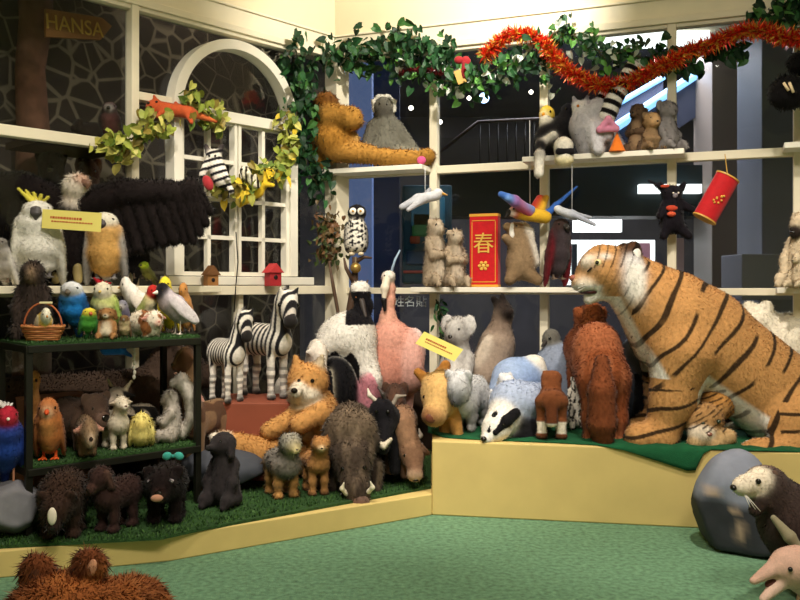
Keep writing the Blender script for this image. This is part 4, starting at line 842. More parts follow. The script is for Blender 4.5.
# grey rock-like bags
M['rockbag'] = mat('grey_rock_cloth', attr=True, rough=.75, noise=.25, nscale=7, bump=.4, bscale=9)
def facet(seed, n=9):
    rg = np.random.default_rng(seed); Ns = rg.normal(size=(n, 3)); Ns /= np.linalg.norm(Ns, axis=1, keepdims=True); return Ns
def rock(name, label, cat, ox, oy, Y, z, rx, rz, rd, col, seed, cut=.78, cf=None, parts=(), n=14, taper=0):
    s = Y / F; rg = np.random.default_rng(seed); Ns = facet(seed, n); b = MB(); b.ball((0, 0, 0), 1, col, 56, 36)
    P = np.array(b.v); P = P / np.linalg.norm(P, axis=1, keepdims=True)
    for q, c in zip(Ns, rg.uniform(cut, .97, n)):
        e = P @ q - c; P = P - np.clip(e, 0, None)[:, None] * q * .9
    if taper: P = P * np.stack([1 - taper * P[:, 2], 1 - taper * P[:, 2], np.ones(len(P))], 1); P[:, 0] -= .12 * P[:, 2]; P[:, 2] = np.where(P[:, 2] < -.55, -.55 + (P[:, 2] + .55) * .15, P[:, 2]); P[:, 2] = (P[:, 2] + .62) / 1.62 * 2 - 1
    P = P * (1 + .02 * wav(P, 6.)[:, None]); h = Z(oy - rz, Y) - z; P = P * V(rx * s, rd * s, h * .5)
    P[:, 2] += h * .5; P[:, 2] = np.maximum(P[:, 2], .0)
    b.v = [tuple(p) for p in P]; C = np.array([hexc(col)] * len(P))
    if cf: C = cf(np.stack([P[:, 0] / s + ox, (CH - z - P[:, 2]) / s + HZ, P[:, 1] / s], 1), C)
    b.c = [tuple(c) for c in C]; o = b.build(name, M['rockbag'], smooth=True); o.location = A(ox, Y, z); props(o, label, cat)
    for pn, pp, pm, pl in parts:
        q = softmesh(pn, pxm(pp, ox, Y, z), 1.0 * s, 2 * s, None, 0, M[pm], o, 2 * s); q['label'] = pl
    return o
rock('rock_cushion', 'grey rock-shaped cushion at the far left under the blue rooster', 'cushion', 8, 505, 3.98, ZTF, 34, 26, 30, '7b7a7f', 3)
rock('rock_cushion', 'dark grey rock-shaped cushion between the rack post and the fox tail', 'cushion', 222, 478, 4.85, ZTF, 44, 30, 26, '4c4f57', 5)

rock('rock_cushion', 'dark blue-grey cushion behind the pony against the lower window', 'cushion', 640, 375, 5.42, ZR + .014, 30, 40, 18, '5a6270', 8)
# ================================================================ rack with two turf shelves
a0 = A(27, 3.95, 0); a1 = A(200, 4.55, 0); dr = a1 - a0; LR = np.linalg.norm(dr); dr /= LR; nr = V(-dr[1], dr[0], 0); nr = nr if nr[1] > 0 else -nr; DR = .40
def RP(u, o, z): return a0 + dr * u + nr * o + V(0, 0, z)
rk = root('display_rack', tuple(a0 + V(0, 0, ZTF)), 0, 'black metal display rack with two turf-covered shelves on the low platform', 'rack')
O0 = a0 + V(0, 0, ZTF)
for u, o in ((.01, .01), (LR - .01, .01), (.01, DR), (LR - .01, DR)):
    b = MB(); b.box(RP(u, o, (ZTF + 1.01) / 2) - O0, (.032, .032, 1.01 - ZTF), [dr, nr, V(0, 0, 1)]); b.build('post', M['black_metal'], rk, bevel=.003)
for z in (1.02, .445):
    b = MB()
    for (u, o, w, dpt) in ((LR / 2, .0, LR, .03), (LR / 2, DR, LR, .03), (0.01, DR / 2, .03, DR), (LR - .01, DR / 2, .03, DR)): b.box(RP(u, o, z - .02) - O0, (w, dpt, .035), [dr, nr, V(0, 0, 1)])
    b.build('shelf_frame', M['black_metal'], rk, bevel=.003)
    b = MB(); b.box(RP(LR / 2, DR / 2, z + .002) - O0, (LR - .0, DR, .012), [dr, nr, V(0, 0, 1)]); rg = random.Random(3)
    sh = b.build('shelf_turf', M['turf'], rk); b = MB()
    for i in range(1500):
        p = RP(rg.random() * LR, rg.random() ** 1.6 * DR, z + .006) - O0; w = .004
        b.add([p - dr * w, p + dr * w, p + V(rg.uniform(-.01, .01), rg.uniform(-.01, .01), .006 + .01 * rg.random())], [(0, 1, 2)], rg.choice(['2c4a22', '3b5f2a', '24401e']))
    t_ = b.build('blade', M['plain'], sh); t_['kind'] = 'stuff'
ZS1, ZS2 = 1.03, .455
def YK(px, o): # depth at picture column px on the rack, o metres behind its front edge
    t = (px - 400) / F; c = a0 + nr * o; u = (t * c[1] - c[0]) / (dr[0] - t * dr[1]); return (c + dr * u)[1]
# --- top shelf
b_, p_ = sitter('3a302b', hr=.16, hz=.84, br=.2, headkw=dict(face='d2b18c', facer=(.5, .32, .55), sn=(.25, .35, .3), sncol='2a2320', ear='none', nose='1a1310'), arm='down')
animal('plush_monkey', 'dark long-haired toy monkey with narrow beige face behind the egg basket', 'toy monkey', (b_, p_), 16, 262, 54, YK(36, .3), ZS1, yaw=-75, fur=.02)
Yb = YK(43, .1); bo = root('wicker_basket', A(43, Yb, ZS1), 0, 'small wicker basket with tall looped handle at the left of the top shelf', 'basket'); s = Yb / F
b = MB(); rg = random.Random(5)
for j in range(7):
    rr = (15 + j * .9) * s; zz = (2 + j * 2.1) * s
    b.tube([(rr * math.cos(a / 20 * 6.2832) * (1 + .03 * rg.random()), .72 * rr * math.sin(a / 20 * 6.2832), zz + .002 * math.sin(a * 1.57 + j * 3.14)) for a in range(21)], 1.4 * s, rg.choice(['b5713e', 'c78552', 'a55f33']), 6)
for a in range(18):
    th = a / 18 * 6.2832; b.tube([(14 * s * math.cos(th), 10 * s * math.sin(th), s), (21 * s * math.cos(th), 15 * s * math.sin(th), 16.5 * s)], .9 * s, '9a5a30', 5)
b.ball((0, 0, 2 * s), (14 * s, 10 * s, 2 * s), 'a5683a'); b.build('bowl', M['plain'], bo, smooth=True)
b = MB(); b.tube([(19 * s * math.cos(th), 0, 14 * s + 24 * s * math.sin(th)) for th in np.linspace(math.pi, 0, 16)], .9 * s, 'b5653e', 6); b.build('handle', M['plain'], bo, smooth=True)
b = MB(); b.box((3 * s, 0, 38.3 * s), (12 * s, 4 * s, 2 * s), None, 'efe6b4'); b.build('handle_grip', M['plain'], bo, bevel=.002)
b_, p_ = bird('e8c64a', th=15, a=.14, r=.2, hr=.13, headcol='f1ecd8', wing='f3efe2', tail=.05, legl=.02, beak=(.07, .04, 0), beakcol='d98a2e')
animal('plush_duckling', 'tiny white and yellow toy duckling sitting in the wicker basket', 'toy duckling', (b_, p_), 33, 308, 54, Yb, ZS1 + .03, yaw=-60, fur=.006, k=.06)
def budgie(col, head='eef0f2', face=None, wing=None, chest=None, beak='6a6256', tail=.35, th=72, **kw): return bird(col, th=th, a=.2, r=.17, hr=.14, chest=chest, wing=wing, headcol=head, face=face, beak=(.04, .05, .06), beakcol=beak, tail=tail, legl=.06, neck=.0, **kw)
animal('plush_parakeet', 'bright blue toy parakeet with white face on the top shelf behind the small green one', 'toy bird', budgie('1f7fd0', face='6f6a68', wing='1a4f86', headcol2=None) if 0 else budgie('2384d4', face='6f6a68', wing='1a4f86'), 59, 282, 90, YK(74, .2), ZS1, yaw=-95, fur=.005)
animal('plush_parakeet', 'small green toy parakeet with yellow head in front of the blue one', 'toy bird', budgie('4f9a3c', head='e2d24a', wing='2f6b34', beak='c0603a'), 77, 308, 98, YK(87, .06), ZS1, yaw=-50, fur=.004)
b_, p_ = bird('c9d27a', th=60, a=.2, r=.2, hr=.13, chest='e9e2b8', headcol='efe6cf', wing='9cba5a', beak=(.06, .035, 0), beakcol='e0c070', tail=.1, legl=.04, crest=('b3202c', 5, .7, .3))
animal('plush_rooster', 'pale green and cream toy rooster with big red comb on the top shelf', 'toy rooster', (b_, p_), 92, 277, 122, YK(108, .2), ZS1, yaw=-90, fur=.008)
b_, p_ = sitter('a5784a', hr=.2, hz=.78, br=.22, belly='e6d9bf', headkw=dict(sn=(.4, .4, .3), sncol='e6d9bf', ear='flop', earcol='7d552f'), arm='down')
animal('plush_puppy', 'little tan toy puppy sitting in front of the rooster', 'toy puppy', (b_, p_), 97, 308, 118, YK(108, .06), ZS1, yaw=-85, fur=.006)
animal('plush_owlet', 'tiny grey-purple toy owl right of the rooster on the top shelf', 'toy owl', budgie('5f5a6e', head='7c7a88', face='d9d2c8', tail=.05), 117, 300, 131, YK(124, .18), ZS1, yaw=-90, fur=.005)
animal('plush_chick', 'tiny brown and cream toy finch between puppy and guinea pig', 'toy bird', budgie('c9b58c', head='7a5c3a', wing='6a4f34', tail=.1), 118, 315, 131, YK(124, .05), ZS1, yaw=-80, fur=.004)
b_, p_ = bird('d9cf9a', th=48, a=.24, r=.15, hr=.12, headcol='b52a26', wing='8f9a4a', chest='ebe0c8', beak=(.12, .04, 0), beakcol='e9c9a0', tail=.35, legl=.08)
animal('plush_finch', 'cream and olive toy finch with red head facing right on the top shelf', 'toy bird', (b_, p_), 130, 285, 162, YK(146, .24), ZS1, yaw=-25, fur=.005)
b_, p_ = quad('e9ddc9', L=.8, h=.5, rf=.24, rr=.25, leg=.06, foot=.05, lw=.12, hp=(.42, .34), hr=.19, headkw=dict(sn=(.4, .5, .35), sncol='e0b9a6', ear='side', earcol='c98f80', nose='c07a6a'), tail=('back', .02, .02))
animal('plush_guinea_pig', 'cream toy guinea pig with brown patches at the front of the top shelf', 'toy guinea pig', (b_, p_), 131, 311, 163, YK(147, .08), ZS1, yaw=-35, fur=.012, cf=spots('9a6238', 7, .22, 2.))
b_, p_ = bird('b9aeb4', th=28, a=.24, r=.19, hr=.13, headcol='15121a', wing='d8d0d2', chest='c4bac0', beak=(.12, .04, 0), beakcol='efe9dc', tail=.3, legl=.16, legcol='d9cfc0', neck=.0)
animal('plush_finch', 'grey-pink toy finch with black head at the right end of the top shelf', 'toy bird', (b_, p_), 158, 283, 197, YK(180, .12), ZS1, yaw=-140, fur=.005)
b_, p_ = bird('e9d83c', th=60, a=.2, r=.2, hr=.14, beak=(.05, .03, 0), beakcol='e0a030', tail=.1, legl=.05)
animal('plush_canary', 'yellow toy canary behind the red-headed finch and black-headed finch', 'toy bird', (b_, p_), 159, 277, 178, YK(168, .33), ZS1, yaw=-90, fur=.006)
b_, p_ = bird('ece6dc', th=30, a=.24, r=.2, hr=.13, wing='d9d0c4', beak=(.08, .03, 0), beakcol='c9a06a', tail=.2, legl=.1)
animal('plush_dove', 'white toy dove at the back of the top shelf left of the canary', 'toy bird', (b_, p_), 128, 277, 154, YK(140, .38), ZS1, yaw=-160, fur=.005)
b_, p_ = bird('c48a4a', th=60, a=.2, r=.2, hr=.14, chest='e0b070', beak=(.05, .03, 0), tail=.2, legl=.05)
animal('plush_robin', 'small orange-brown toy bird at the right back corner of the top shelf', 'toy bird', (b_, p_), 180, 283, 192, YK(186, .37), ZS1, yaw=-90, fur=.006)
# --- lower shelf
b_, p_ = bird('c0743a', th=68, a=.18, r=.21, hr=.16, chest='d99a5a', headcol='c47a45', face='e0c4a0', wing='a86a3c', beak=(.07, .07, 0), beakcol='e05a2a', legcol='e2602a', legl=.06, footr=.035, tail=.08, neck=-.02)
animal('plush_duck', 'orange-brown toy duck with orange beak and feet at the left of the lower shelf', 'toy duck', (b_, p_), 34, 397, 64, YK(50, .1), ZS2, yaw=-75, fur=.007)
b_, p_ = bird('c98a50', th=70, a=.2, r=.12, hr=.1, neck=.2, beak=(.1, .03, 0), beakcol='4a3a2c', legl=.05, headcol='d49a5e')
animal('plush_goose', 'slim orange-tan long-necked toy goose behind the left rack post', 'toy goose', (b_, p_), 27, 370, 44, YK(35, .33), ZS2, yaw=-60, fur=.006)
b_, p_ = quad('5c463a', L=.9, h=.5, rf=.2, rr=.22, leg=.06, foot=.05, lw=.12, hp=(.5, .42), hr=.17, headkw=dict(sn=(.8, .6, .55), sncol='6a5144', ear='round', pitch=-15), tail=('back', .05, .02))
animal('plush_hippo', 'brown toy hippo lying at the back of the lower shelf beside the duck', 'toy hippo', (b_, p_), 54, 390, 110, YK(82, .32), ZS2, yaw=-30, fur=.004, mt='sleek')
b_, p_ = quad('8d7256', L=.7, h=.45, rf=.2, rr=.22, leg=.05, foot=.05, lw=.12, hp=(.42, .3), hr=.2, belly='b79f80', headkw=dict(sn=(.5, .5, .4), sncol='c9b095', face='a58a6c', ear='side', earcol='d09a86', nose='2a1a16'), tail=('back', .05, .02))
animal('plush_mole', 'tan-brown toy mole with pinkish ears crouching left of the lamb', 'toy mole', (b_, p_), 73, 414, 106, YK(88, .12), ZS2, yaw=-65, fur=.008)
b_, p_ = quad('e2d6bf', L=.62, h=.66, rf=.19, rr=.19, leg=.05, foot=.045, lw=.1, hp=(.34, .84), hr=.14, headkw=dict(sn=(.6, .5, .38), sncol='efe6d2', ear='side', earcol='e0cdb4', nose='6a4a40'), tail=('down', .1, .03))
animal('plush_lamb', 'cream woolly toy lamb standing in the middle of the lower shelf', 'toy lamb', (b_, p_), 98, 395, 134, YK(117, .16), ZS2, yaw=-50, fur=.008)
b_, p_ = quad('b9ab98', L=.8, h=.58, rf=.2, rr=.2, leg=.06, foot=.05, lw=.12, hp=(.36, .78), hr=.17, headkw=dict(sn=(.7, .5, .42), sncol='d9c7b4', ear='side', earcol='5a4a42', nose='7a5a50'), tail=('down', .2, .03))
cowcf = spots('1c1818', 9, .12, 1.)
b_ += [K((.32, .12, .92), (.30, .2, 1.06), .03, .012, 'd9cbb0'), K((.32, -.12, .92), (.30, -.2, 1.06), .03, .012, 'd9cbb0')]
animal('plush_cow', 'grey toy cow with black patches and small horns behind the lamb and chick', 'toy cow', (b_, p_), 103, 377, 156, YK(130, .34), ZS2, yaw=-115, fur=.006, cf=cowcf)
b_, p_ = bird('ecdc84', th=75, a=.13, r=.26, hr=.22, beak=(.05, .05, 0), beakcol='d98a30', tail=.02, legl=.01, neck=-.12, wr=.8, face='ead074')
animal('plush_chick', 'fluffy yellow toy chick right of the lamb', 'toy chick', (b_, p_), 129, 413, 154, YK(142, .1), ZS2, yaw=-70, fur=.014)
b_, p_ = sitter('b5aca0', belly='d9d2c6', hr=.14, hz=.62, br=.19, headkw=dict(sn=(.6, .42, .25), ear='round'), arm='chest')
b_ += path([(-.2, 0, .1), (-.36, 0, .34), (-.34, 0, .66), (-.18, 0, .86), (-.02, 0, .84)], [.07, .1, .12, .11, .06], 'c4bcb0')
animal('plush_squirrel', 'light grey toy squirrel with big curled tail at the right of the lower shelf', 'toy squirrel', (b_, p_), 154, 374, 196, YK(176, .14), ZS2, yaw=190, fur=.012)
b_, p_ = bird('d8a594', th=60, a=.22, r=.15, hr=.1, neck=.12, beak=(.18, .035, 0), beakcol='dba58a', legl=.05, tail=.2, wing='e0bcae')
animal('plush_pelican', 'pinkish toy pelican behind the squirrel by the right rack post', 'toy bird', (b_, p_), 172, 366, 208, YK(190, .36), ZS2, yaw=160, fur=.006)
# blue rooster far left, standing on the rock cushion
b_, p_ = bird('20408f', th=72, a=.2, r=.2, hr=.13, headcol='b5283a', face='c03246', wing='1a2f74', beak=(.06, .04, 0), beakcol='e9e0cf', legl=.18, legcol='c98a6a', tail=.3, crest=('ece8e2', 5, .8, .35))
animal('plush_rooster', 'royal blue toy rooster with red face at the far left edge', 'toy rooster', (b_, p_), -14, 397, 24, 3.97, ZTF + .22, yaw=-60, fur=.006)
# things behind the rack
b_, p_ = quad('4a3a30', L=1.0, h=.62, rf=.24, rr=.25, leg=.07, foot=.06, lw=.14, hp=(.56, .6), hr=.18, headkw=dict(sn=(.7, .5, .4), ear='round'), tail=('back', .05, .02))
animal('plush_bear', 'large dark brown toy bear standing on the turf behind the rack', 'toy bear', (b_, p_), 66, 344, 130, 4.85, ZTF, yaw=48, fur=.014)
animal('plush_macaw', 'bright blue toy bird seen between the rack shelves above the cow', 'toy bird', budgie('1f66c0', head='2a78cc', face='e9e4da', wing='174f9a'), 104, 340, 127, 4.45, Z(372, 4.45), yaw=-110, fur=.005) if 0 else None
b_, p_ = quad('8a6a4a', L=.5, h=.66, rf=.13, rr=.13, leg=.04, foot=.035, lw=.08, hp=(.3, 1.0), hr=.09, headkw=dict(sn=(.9, .5, .35), ear='side'), tail=('down', .2, .03))
animal('plush_giraffe', 'tan patched toy giraffe standing between rack and brown box', 'toy giraffe', (b_, p_), 192, 345, 216, 4.95, ZTF, yaw=-110, fur=.004, cf=spots('5a3a22', 16, .05), mt='sleek')
b = MB(); b.box((0, 0, .29), (.34, .2, .58)); o = b.build('cardboard_box', mat('pink_brown_card', '8f5f4c', rough=.8, noise=.1, nscale=6), bevel=.006); o.location = A(50, 4.55, ZTF); o.rotation_euler = (0, 0, R(42)); props(o, 'tall dull pink cardboard box behind the duck at the back of the rack', 'box')

# ================================================================ window ledge, left wall
ZW = 1.297
# condor / eagle with spread wings
Ye = YL(70, .10); EB = '1c1514'
body = [K((72, 215, 4), (66, 262, 0), 20, 17, EB), K((76, 203, -2), (78, 192, -6), 13, 9, 'e8dccb'), E((79, 187, -8), (12, 11, 11), 'ece2d2'), E((84, 183, -10), (7, 8, 6), 'b58a72')]
fr = MB()
parts = [('beak', path([(88, 184, -14), (94, 186, -17), (94, 191, -18)], [4, 3, 1], '7a5a4a'), 'hard'), eye(84, 184, -18, 1.6), ('foot', [K((62, 268, -8), (60, 280, -10), 5, 4, '9a8a5a')], 'hard'), ('foot', [K((80, 268, -8), (82, 280, -10), 5, 4, '9a8a5a')], 'hard')]
wr_ = [K((85, 205, 2), (120, 193, 6), 15, 14, EB), K((120, 193, 6), (165, 192, 10), 14, 12, EB), K((165, 192, 10), (188, 190, 12), 12, 6, EB)]
for i, (x0_, y0_, x1_, y1_) in enumerate(((92, 205, 100, 246), (102, 203, 112, 250), (112, 200, 124, 250), (123, 198, 136, 247), (134, 197, 148, 243), (145, 196, 160, 240), (156, 195, 171, 238), (166, 194, 182, 240), (176, 192, 190, 240), (184, 190, 196, 232), (188, 188, 202, 222), (188, 186, 206, 210))):
    wr_.append(K((x0_, y0_, 5 + i * .6), (x1_, y1_, 5 + i * 1.0), 9.5, 6.5 if i < 7 else 3.5, EB))
parts.append(('wing', wr_, 'fur', 'outstretched black right-hand wing with feather fringe'))
wl_ = [K((60, 205, 2), (25, 188, -4), 15, 15, EB), K((25, 188, -4), (-15, 190, -14), 15, 13, EB), K((-15, 190, -14), (-40, 200, -20), 12, 6, EB)]
for i in range(8): x = 52 - i * 11; wl_.append(K((x, 202, 0 - i * 2), (x - 7, 246 - i * 1.5, 2 - i * 2.2), 8.5, 4.5, EB))
parts.append(('wing', wl_, 'fur', 'outstretched black left-hand wing'))
PXA('plush_condor', 'huge black toy condor with white head spreading its wings in front of the left window', 'toy condor', 72, Ye, ZW, body, parts, fur=.017, k=6)
Yc = YL(40, .26)
b_, p_ = bird('ece8de', th=82, a=.24, r=.16, hr=.1, wing='dcd8cc', beak=(.03, .05, .07), beakcol='4a4646', legl=.03, tail=.12, neck=.03, crest=('e8dc5a', 5, 1.5, .1), legcol='6a6664', face='f0ece4')
animal('plush_cockatoo', 'tall white toy cockatoo with yellow crest and dark beak on the left window ledge', 'toy cockatoo', (b_, p_), 12, 189, 64, Yc, ZW, yaw=-75, fur=.006)
b_, p_ = bird('c99a55', th=84, a=.24, r=.17, hr=.12, chest='d6a862', wing='8d8a86', headcol='e9e2cf', face='d9d0bc', beak=(.03, .05, .06), beakcol='4a4242', legl=.03, tail=.15, neck=.0, legcol='7a7674')
animal('plush_galah', 'toy parrot with tan breast, grey wings and cream head next to the cockatoo', 'toy parrot', (b_, p_), 84, 213, 127, YL(106, .26), ZW, yaw=-85, fur=.006)
b_, p_ = bird('151317', th=62, a=.22, r=.16, hr=.12, chest=None, headcol='2a6b34', face='e0c34a', wing='15131a', beak=(.14, .06, .03), beakcol='c0392e', legl=.04, tail=.3, neck=-.02)
animal('plush_toucan', 'black toy toucan with green, yellow and red head right of the tan parrot', 'toy toucan', (b_, p_), 124, 234, 152, YL(137, .24), ZW, yaw=-60, fur=.005)
b_, p_ = bird('7a7a3a', th=50, a=.2, r=.13, hr=.12, headcol='a9c832', face='dfe04a', wing='5a5a34', beak=(.1, .05, 0), beakcol='3a4a34', legl=.03, tail=.4)
animal('plush_lorikeet', 'small olive toy bird with lime green head on the ledge above the finches', 'toy bird', (b_, p_), 137, 262, 160, YL(150, .30), ZW, yaw=-120, fur=.005)
b_, p_ = bird('a8a29a', th=75, a=.22, r=.15, hr=.11, wing='d8d4cc', headcol='8a857e', beak=(.05, .04, .04), legl=.04, tail=.2)
animal('plush_gull', 'grey and white toy bird partly cut off behind the cockatoo at the far left', 'toy bird', (b_, p_), -14, 238, 18, YL(0, .14), ZW, yaw=-100, fur=.005)
# price cards
def card(name, pts, Y, label, cat, thick=.004):
    c = [A(x, Y, Z(y, Y)) for x, y in pts]; ux = (c[1] - c[0]); w = np.linalg.norm(ux); ux /= w; uz = (c[0] - c[3]); h = np.linalg.norm(uz); uz /= h; n = np.cross(ux, uz); n /= np.linalg.norm(n)
    ce = sum(c) / 4; b = MB(); b.box(ce * 0, (w, h, thick), [ux, uz, n]); o = b.build(name, mat('yellow_card', 'efe07a', rough=.6)); o.location = ce; props(o, label, cat)
    m = MB(); rg = random.Random(int(pts[0][0]))
    for row, (l0, l1, hh) in enumerate(((.14, .66, .12), (.16, .84, .07))):
        x = l0
        while x < l1:
            ww = rg.uniform(.02, .045); m.box(ux * (x + ww / 2 - .5) * w + uz * (.10 - row * .2) * h + n * (thick * .5 + .0008) * (1 if n[1] < 0 else -1), (ww * w, hh * h, .001), [ux, uz, n]); x += ww + .014
    m.build('printed_line', M['redink'], o); return o
card('price_card', [(43, 209), (102, 213), (100, 232), (42, 228)], Yc - .08, 'yellow price card with red print between the cockatoo and the tan parrot', 'price card')
card('price_card', [(424, 331), (463, 349), (455, 363), (415, 343)], 4.9, 'yellow price card with red print tilted in front of the koala', 'price card')

Yw = YK(112, .12)
PXA('plush_bluebird', 'bright blue toy bird hanging under the top shelf above the cow', 'toy bird', 112, Yw, Z(358, Yw), [K((106, 350, 0), (120, 349, 0), 5, 5.5, '1f6fd0'), E((105, 347, 0), (4.5, 4, 4.5), '2a80da'), K((121, 350, 0), (130, 356, 2), 3, 1.5, '1a4f9a')], [('beak', path([(101, 347, -2), (98, 348, -3)], [1.6, .6], '3a342e'), 'hard'), eye(103, 346, -4, .9), ('string', path([(113, 345, 0), (113, 337, 0)], .4, 'd8d8d8'), 'hard')], fur=.003, k=2.5, mt='sleek', vs=.8)
Yw = YK(134, .10); b = MB(); s = Yw / F
for i in range(9): b.ball(A(134 + (i % 2) * .6, Yw, Z(340 + i * 4.6, Yw)), (1.7 * s, 1.4 * s, 2.6 * s), 'e6e0d4', 8, 6)
props(b.build('bead_string', M['hard'], smooth=True), 'white bead string hanging from the top shelf above the chick', 'bead string')
Yw = 4.16; s = Yw / F; rt = root('ribbon_bow', A(173, Yw, Z(456, Yw)), 0, 'small teal bow on the head of the black bear cub', 'bow')
b = MB()
for sg in (-1, 1): b.ball((sg * 6 * s, 0, 0), (5 * s, 2 * s, 4 * s), '3fa89a', 10, 8, np.array(Matrix.Rotation(R(sg * 20), 3, 'Y')))
b.build('loop', M['sleek'], rt, True); b = MB(); b.ball((0, -1 * s, 0), (2 * s, 2 * s, 2 * s), '2f8a7e', 8, 6); b.build('knot', M['sleek'], rt, True)
# ================================================================ upper shelves, right wall
def UR(px, o=.14): return YR(px, o)
Z3, Z4, Z5 = 2.142, 2.152, 1.287
OG = 'a8762e'
body = [K((333, 138, 0), (328, 112, 2), 21, 13, OG), E((325, 103, 0), (11, 11, 10), '8f5a1e'), E((330, 102, -6), (7, 6, 6), '6b4420'), K((330, 118, -8), (350, 121, -14), 12, 11, 'b08038'), E((352, 122, -15), (11, 10, 10), 'b08038'), E((350, 140, 0), (9, 9, 9), 'c9a05c'),
        K((335, 150, -4), (385, 158, -10), 12, 7.5, 'b5843c'), K((385, 158, -10), (424, 159, -10), 7.5, 6.5, 'b5843c'), E((427, 158, -12), (7, 7, 7), 'a87a34'), K((320, 150, 6), (318, 160, 6), 12, 8, OG)]
Yo = UR(370, .15)
PXA('plush_orangutan', 'orange toy orangutan leaning on the corner post with its long leg along the high shelf', 'toy orangutan', 365, Yo, Z3, [x for x in body], [('toe', [E((421, 163, -19), (4.5, 3, 4), 'd9568a')], 'sleek', 'pink foot pad')], fur=.02, k=4)
GM = '6f6c60'
body = [K((385, 147, 0), (385, 126, 0), 18, 13, GM), E((384, 108, -1), (11, 11, 12), GM), E((383, 111, -9), (7, 4, 8), '4f4a42'), K((374, 128, -2), (365, 155, -6), 7, 6, GM), K((396, 128, -2), (412, 150, -6), 7, 6, GM), K((392, 154, -8), (420, 156, -12), 8, 5, '7f7b6c'), K((376, 154, -8), (362, 157, -10), 8, 5, '7f7b6c')]
PXA('plush_gibbon', 'grey toy monkey sitting against the glass behind the orangutan leg', 'toy monkey', 385, UR(385, .09), Z3, body, [eye(380, 107, -12.5, 1.3), eye(387, 107, -12.5, 1.3), ('face_ring', path([(375, 112, -6), (374, 103, -6), (379, 98, -6), (388, 98, -6), (394, 103, -6), (394, 112, -6)], 1.8, 'd9d4c6'), 'fur', 'pale fringe around the face')], fur=.012, k=5)
# black cow with dangling legs
body = [K((552, 138, 0), (566, 128, 4), 17, 15, '131115'), E((569, 112, 0), (8, 8, 9), '17151a'), E((545, 122, -3), (6, 6, 6), 'e8e0cc'), K((540, 140, -6), (534, 160, -34), 5, 4, '17151a'), K((534, 160, -34), (533, 178, -36), 4.5, 4.5, 'efe9dd'), K((556, 142, -8), (557, 155, -34), 7, 7, '17151a'), K((557, 152, -34), (557, 163, -36), 9, 8, 'f1ebdd'), E((557, 166, -37), (8, 7, 4.5), 'e6d794'), K((538, 147, -14), (550, 138, -20), 3, 3, 'ece6da')]
PXA('plush_cow', 'black and white toy cow with legs dangling over the front of the tinsel shelf', 'toy cow', 556, UR(556, .13), Z4, body, [eye(565, 110, -7, 1.4), ('horn', path([(573, 106, 0), (576, 101, 0)], [2, .8], 'd8cdb0'), 'hard'), ('leg_band', [K((551, 158, -42), (563, 158, -42), 3, 3, '1a181c')], 'fur', 'black band above the hoof')], fur=.007, k=4)
b_, p_ = bird('1a181c', th=70, a=.18, r=.18, hr=.17, chest='e8e2d4', headcol='e9c73a', face='efe6d0', beak=(.08, .06, 0), beakcol='e9a02e', legl=.04, tail=.1)
animal('plush_puffin', 'small toy puffin with yellow crown peeping out behind the black cow', 'toy bird', (b_, p_), 538, 107, 560, UR(549, .07), Z4, yaw=-120, fur=.004)
# ring-tailed lemurs
def ring(P0, P1, col1='f1ece4', col2='141216', n=6):
    P0, P1 = V(*P0), V(*P1); out = []
    for i in range(n):
        a = P0 + (P1 - P0) * i / n; c = P0 + (P1 - P0) * (i + .96) / n; out.append((a, c, col2 if i % 2 == 0 else col1))
    return out
def tail_part(name, pts, r0, r1, rings, label):
    Pt = np.array([V(*p) for p in pts]); L = np.r_[0, np.cumsum(np.linalg.norm(np.diff(Pt, axis=0), axis=1))]
    def cf(Q, C):
        best = np.full(len(Q), 9e9); t = np.zeros(len(Q))
        for i in range(len(Pt) - 1):
            a_, b_ = V(Pt[i][0], Pt[i][1], Pt[i][2]), Pt[i + 1]; ba = b_ - a_; u = np.clip((Q - a_) @ ba / (ba @ ba), -.3 if i == 0 else 0, 1.3 if i == len(Pt) - 2 else 1); dd = np.linalg.norm(Q - a_ - np.clip(u, 0, 1)[:, None] * ba, axis=1)
            k_ = dd < best; best = np.where(k_, dd, best); t = np.where(k_, L[i] + u * (L[i + 1] - L[i]), t)
        dark = sm(np.sin(t / L[-1] * rings * math.pi), -.15, .15); C = C * 0 + hexc('f1ede6'); return mixc(C, dark, '131115')
    rr = np.interp(L, [0, L[-1]], [r0, r1]); return (name, [K(Pt[i], Pt[i + 1], rr[i], rr[i + 1], 'f1ede6') for i in range(len(Pt) - 1)], 'fur', label, cf)
LG = 'bcb8be'
body = [K((583, 128, 0), (592, 145, 0), 14, 15, LG), K((584, 120, 0), (596, 108, -4), 12, 9, 'c9c6cc'), K((600, 112, -6), (604, 138, -14), 9, 6, LG), K((590, 130, -12), (594, 152, -18), 8, 6, 'd0cdd2'), E((581, 108, 2), (8, 8, 7), 'd8d4d0'), K((576, 104, 2), (574, 97, 2), 3, 1.5, '8a868a'), K((586, 103, 2), (588, 96, 2), 3, 1.5, '8a868a'), E((603, 124, -10), (7, 7, 7), '8a7468')]
PXA('plush_lemur', 'grey toy ring-tailed lemur with thick black and white tail raised to the right', 'toy lemur', 590, UR(590, .15), Z4, body, [tail_part('tail', [(604, 118, -12), (610, 104, -12), (620, 88, -12), (629, 70, -12)], 8.5, 7, 11, 'thick black and white ringed tail'), eye(577, 107, -5, 1.6, 'c0702a'), eye(584, 107, -5, 1.6, 'c0702a'), ('ear_patch', path([(594, 134, -24), (602, 124, -26), (610, 133, -24), (594, 134, -24)], [3, 3, 3, 3], 'd88aa8'), 'sleek', 'pink felt ear')], fur=.008, k=5)
body = [K((612, 140, 6), (606, 128, 10), 11, 9, 'a9a5aa'), E((600, 118, 12), (7, 7, 7), 'b5b1b4'), K((618, 145, 0), (626, 149, -4), 7, 4, 'a9a5aa')]
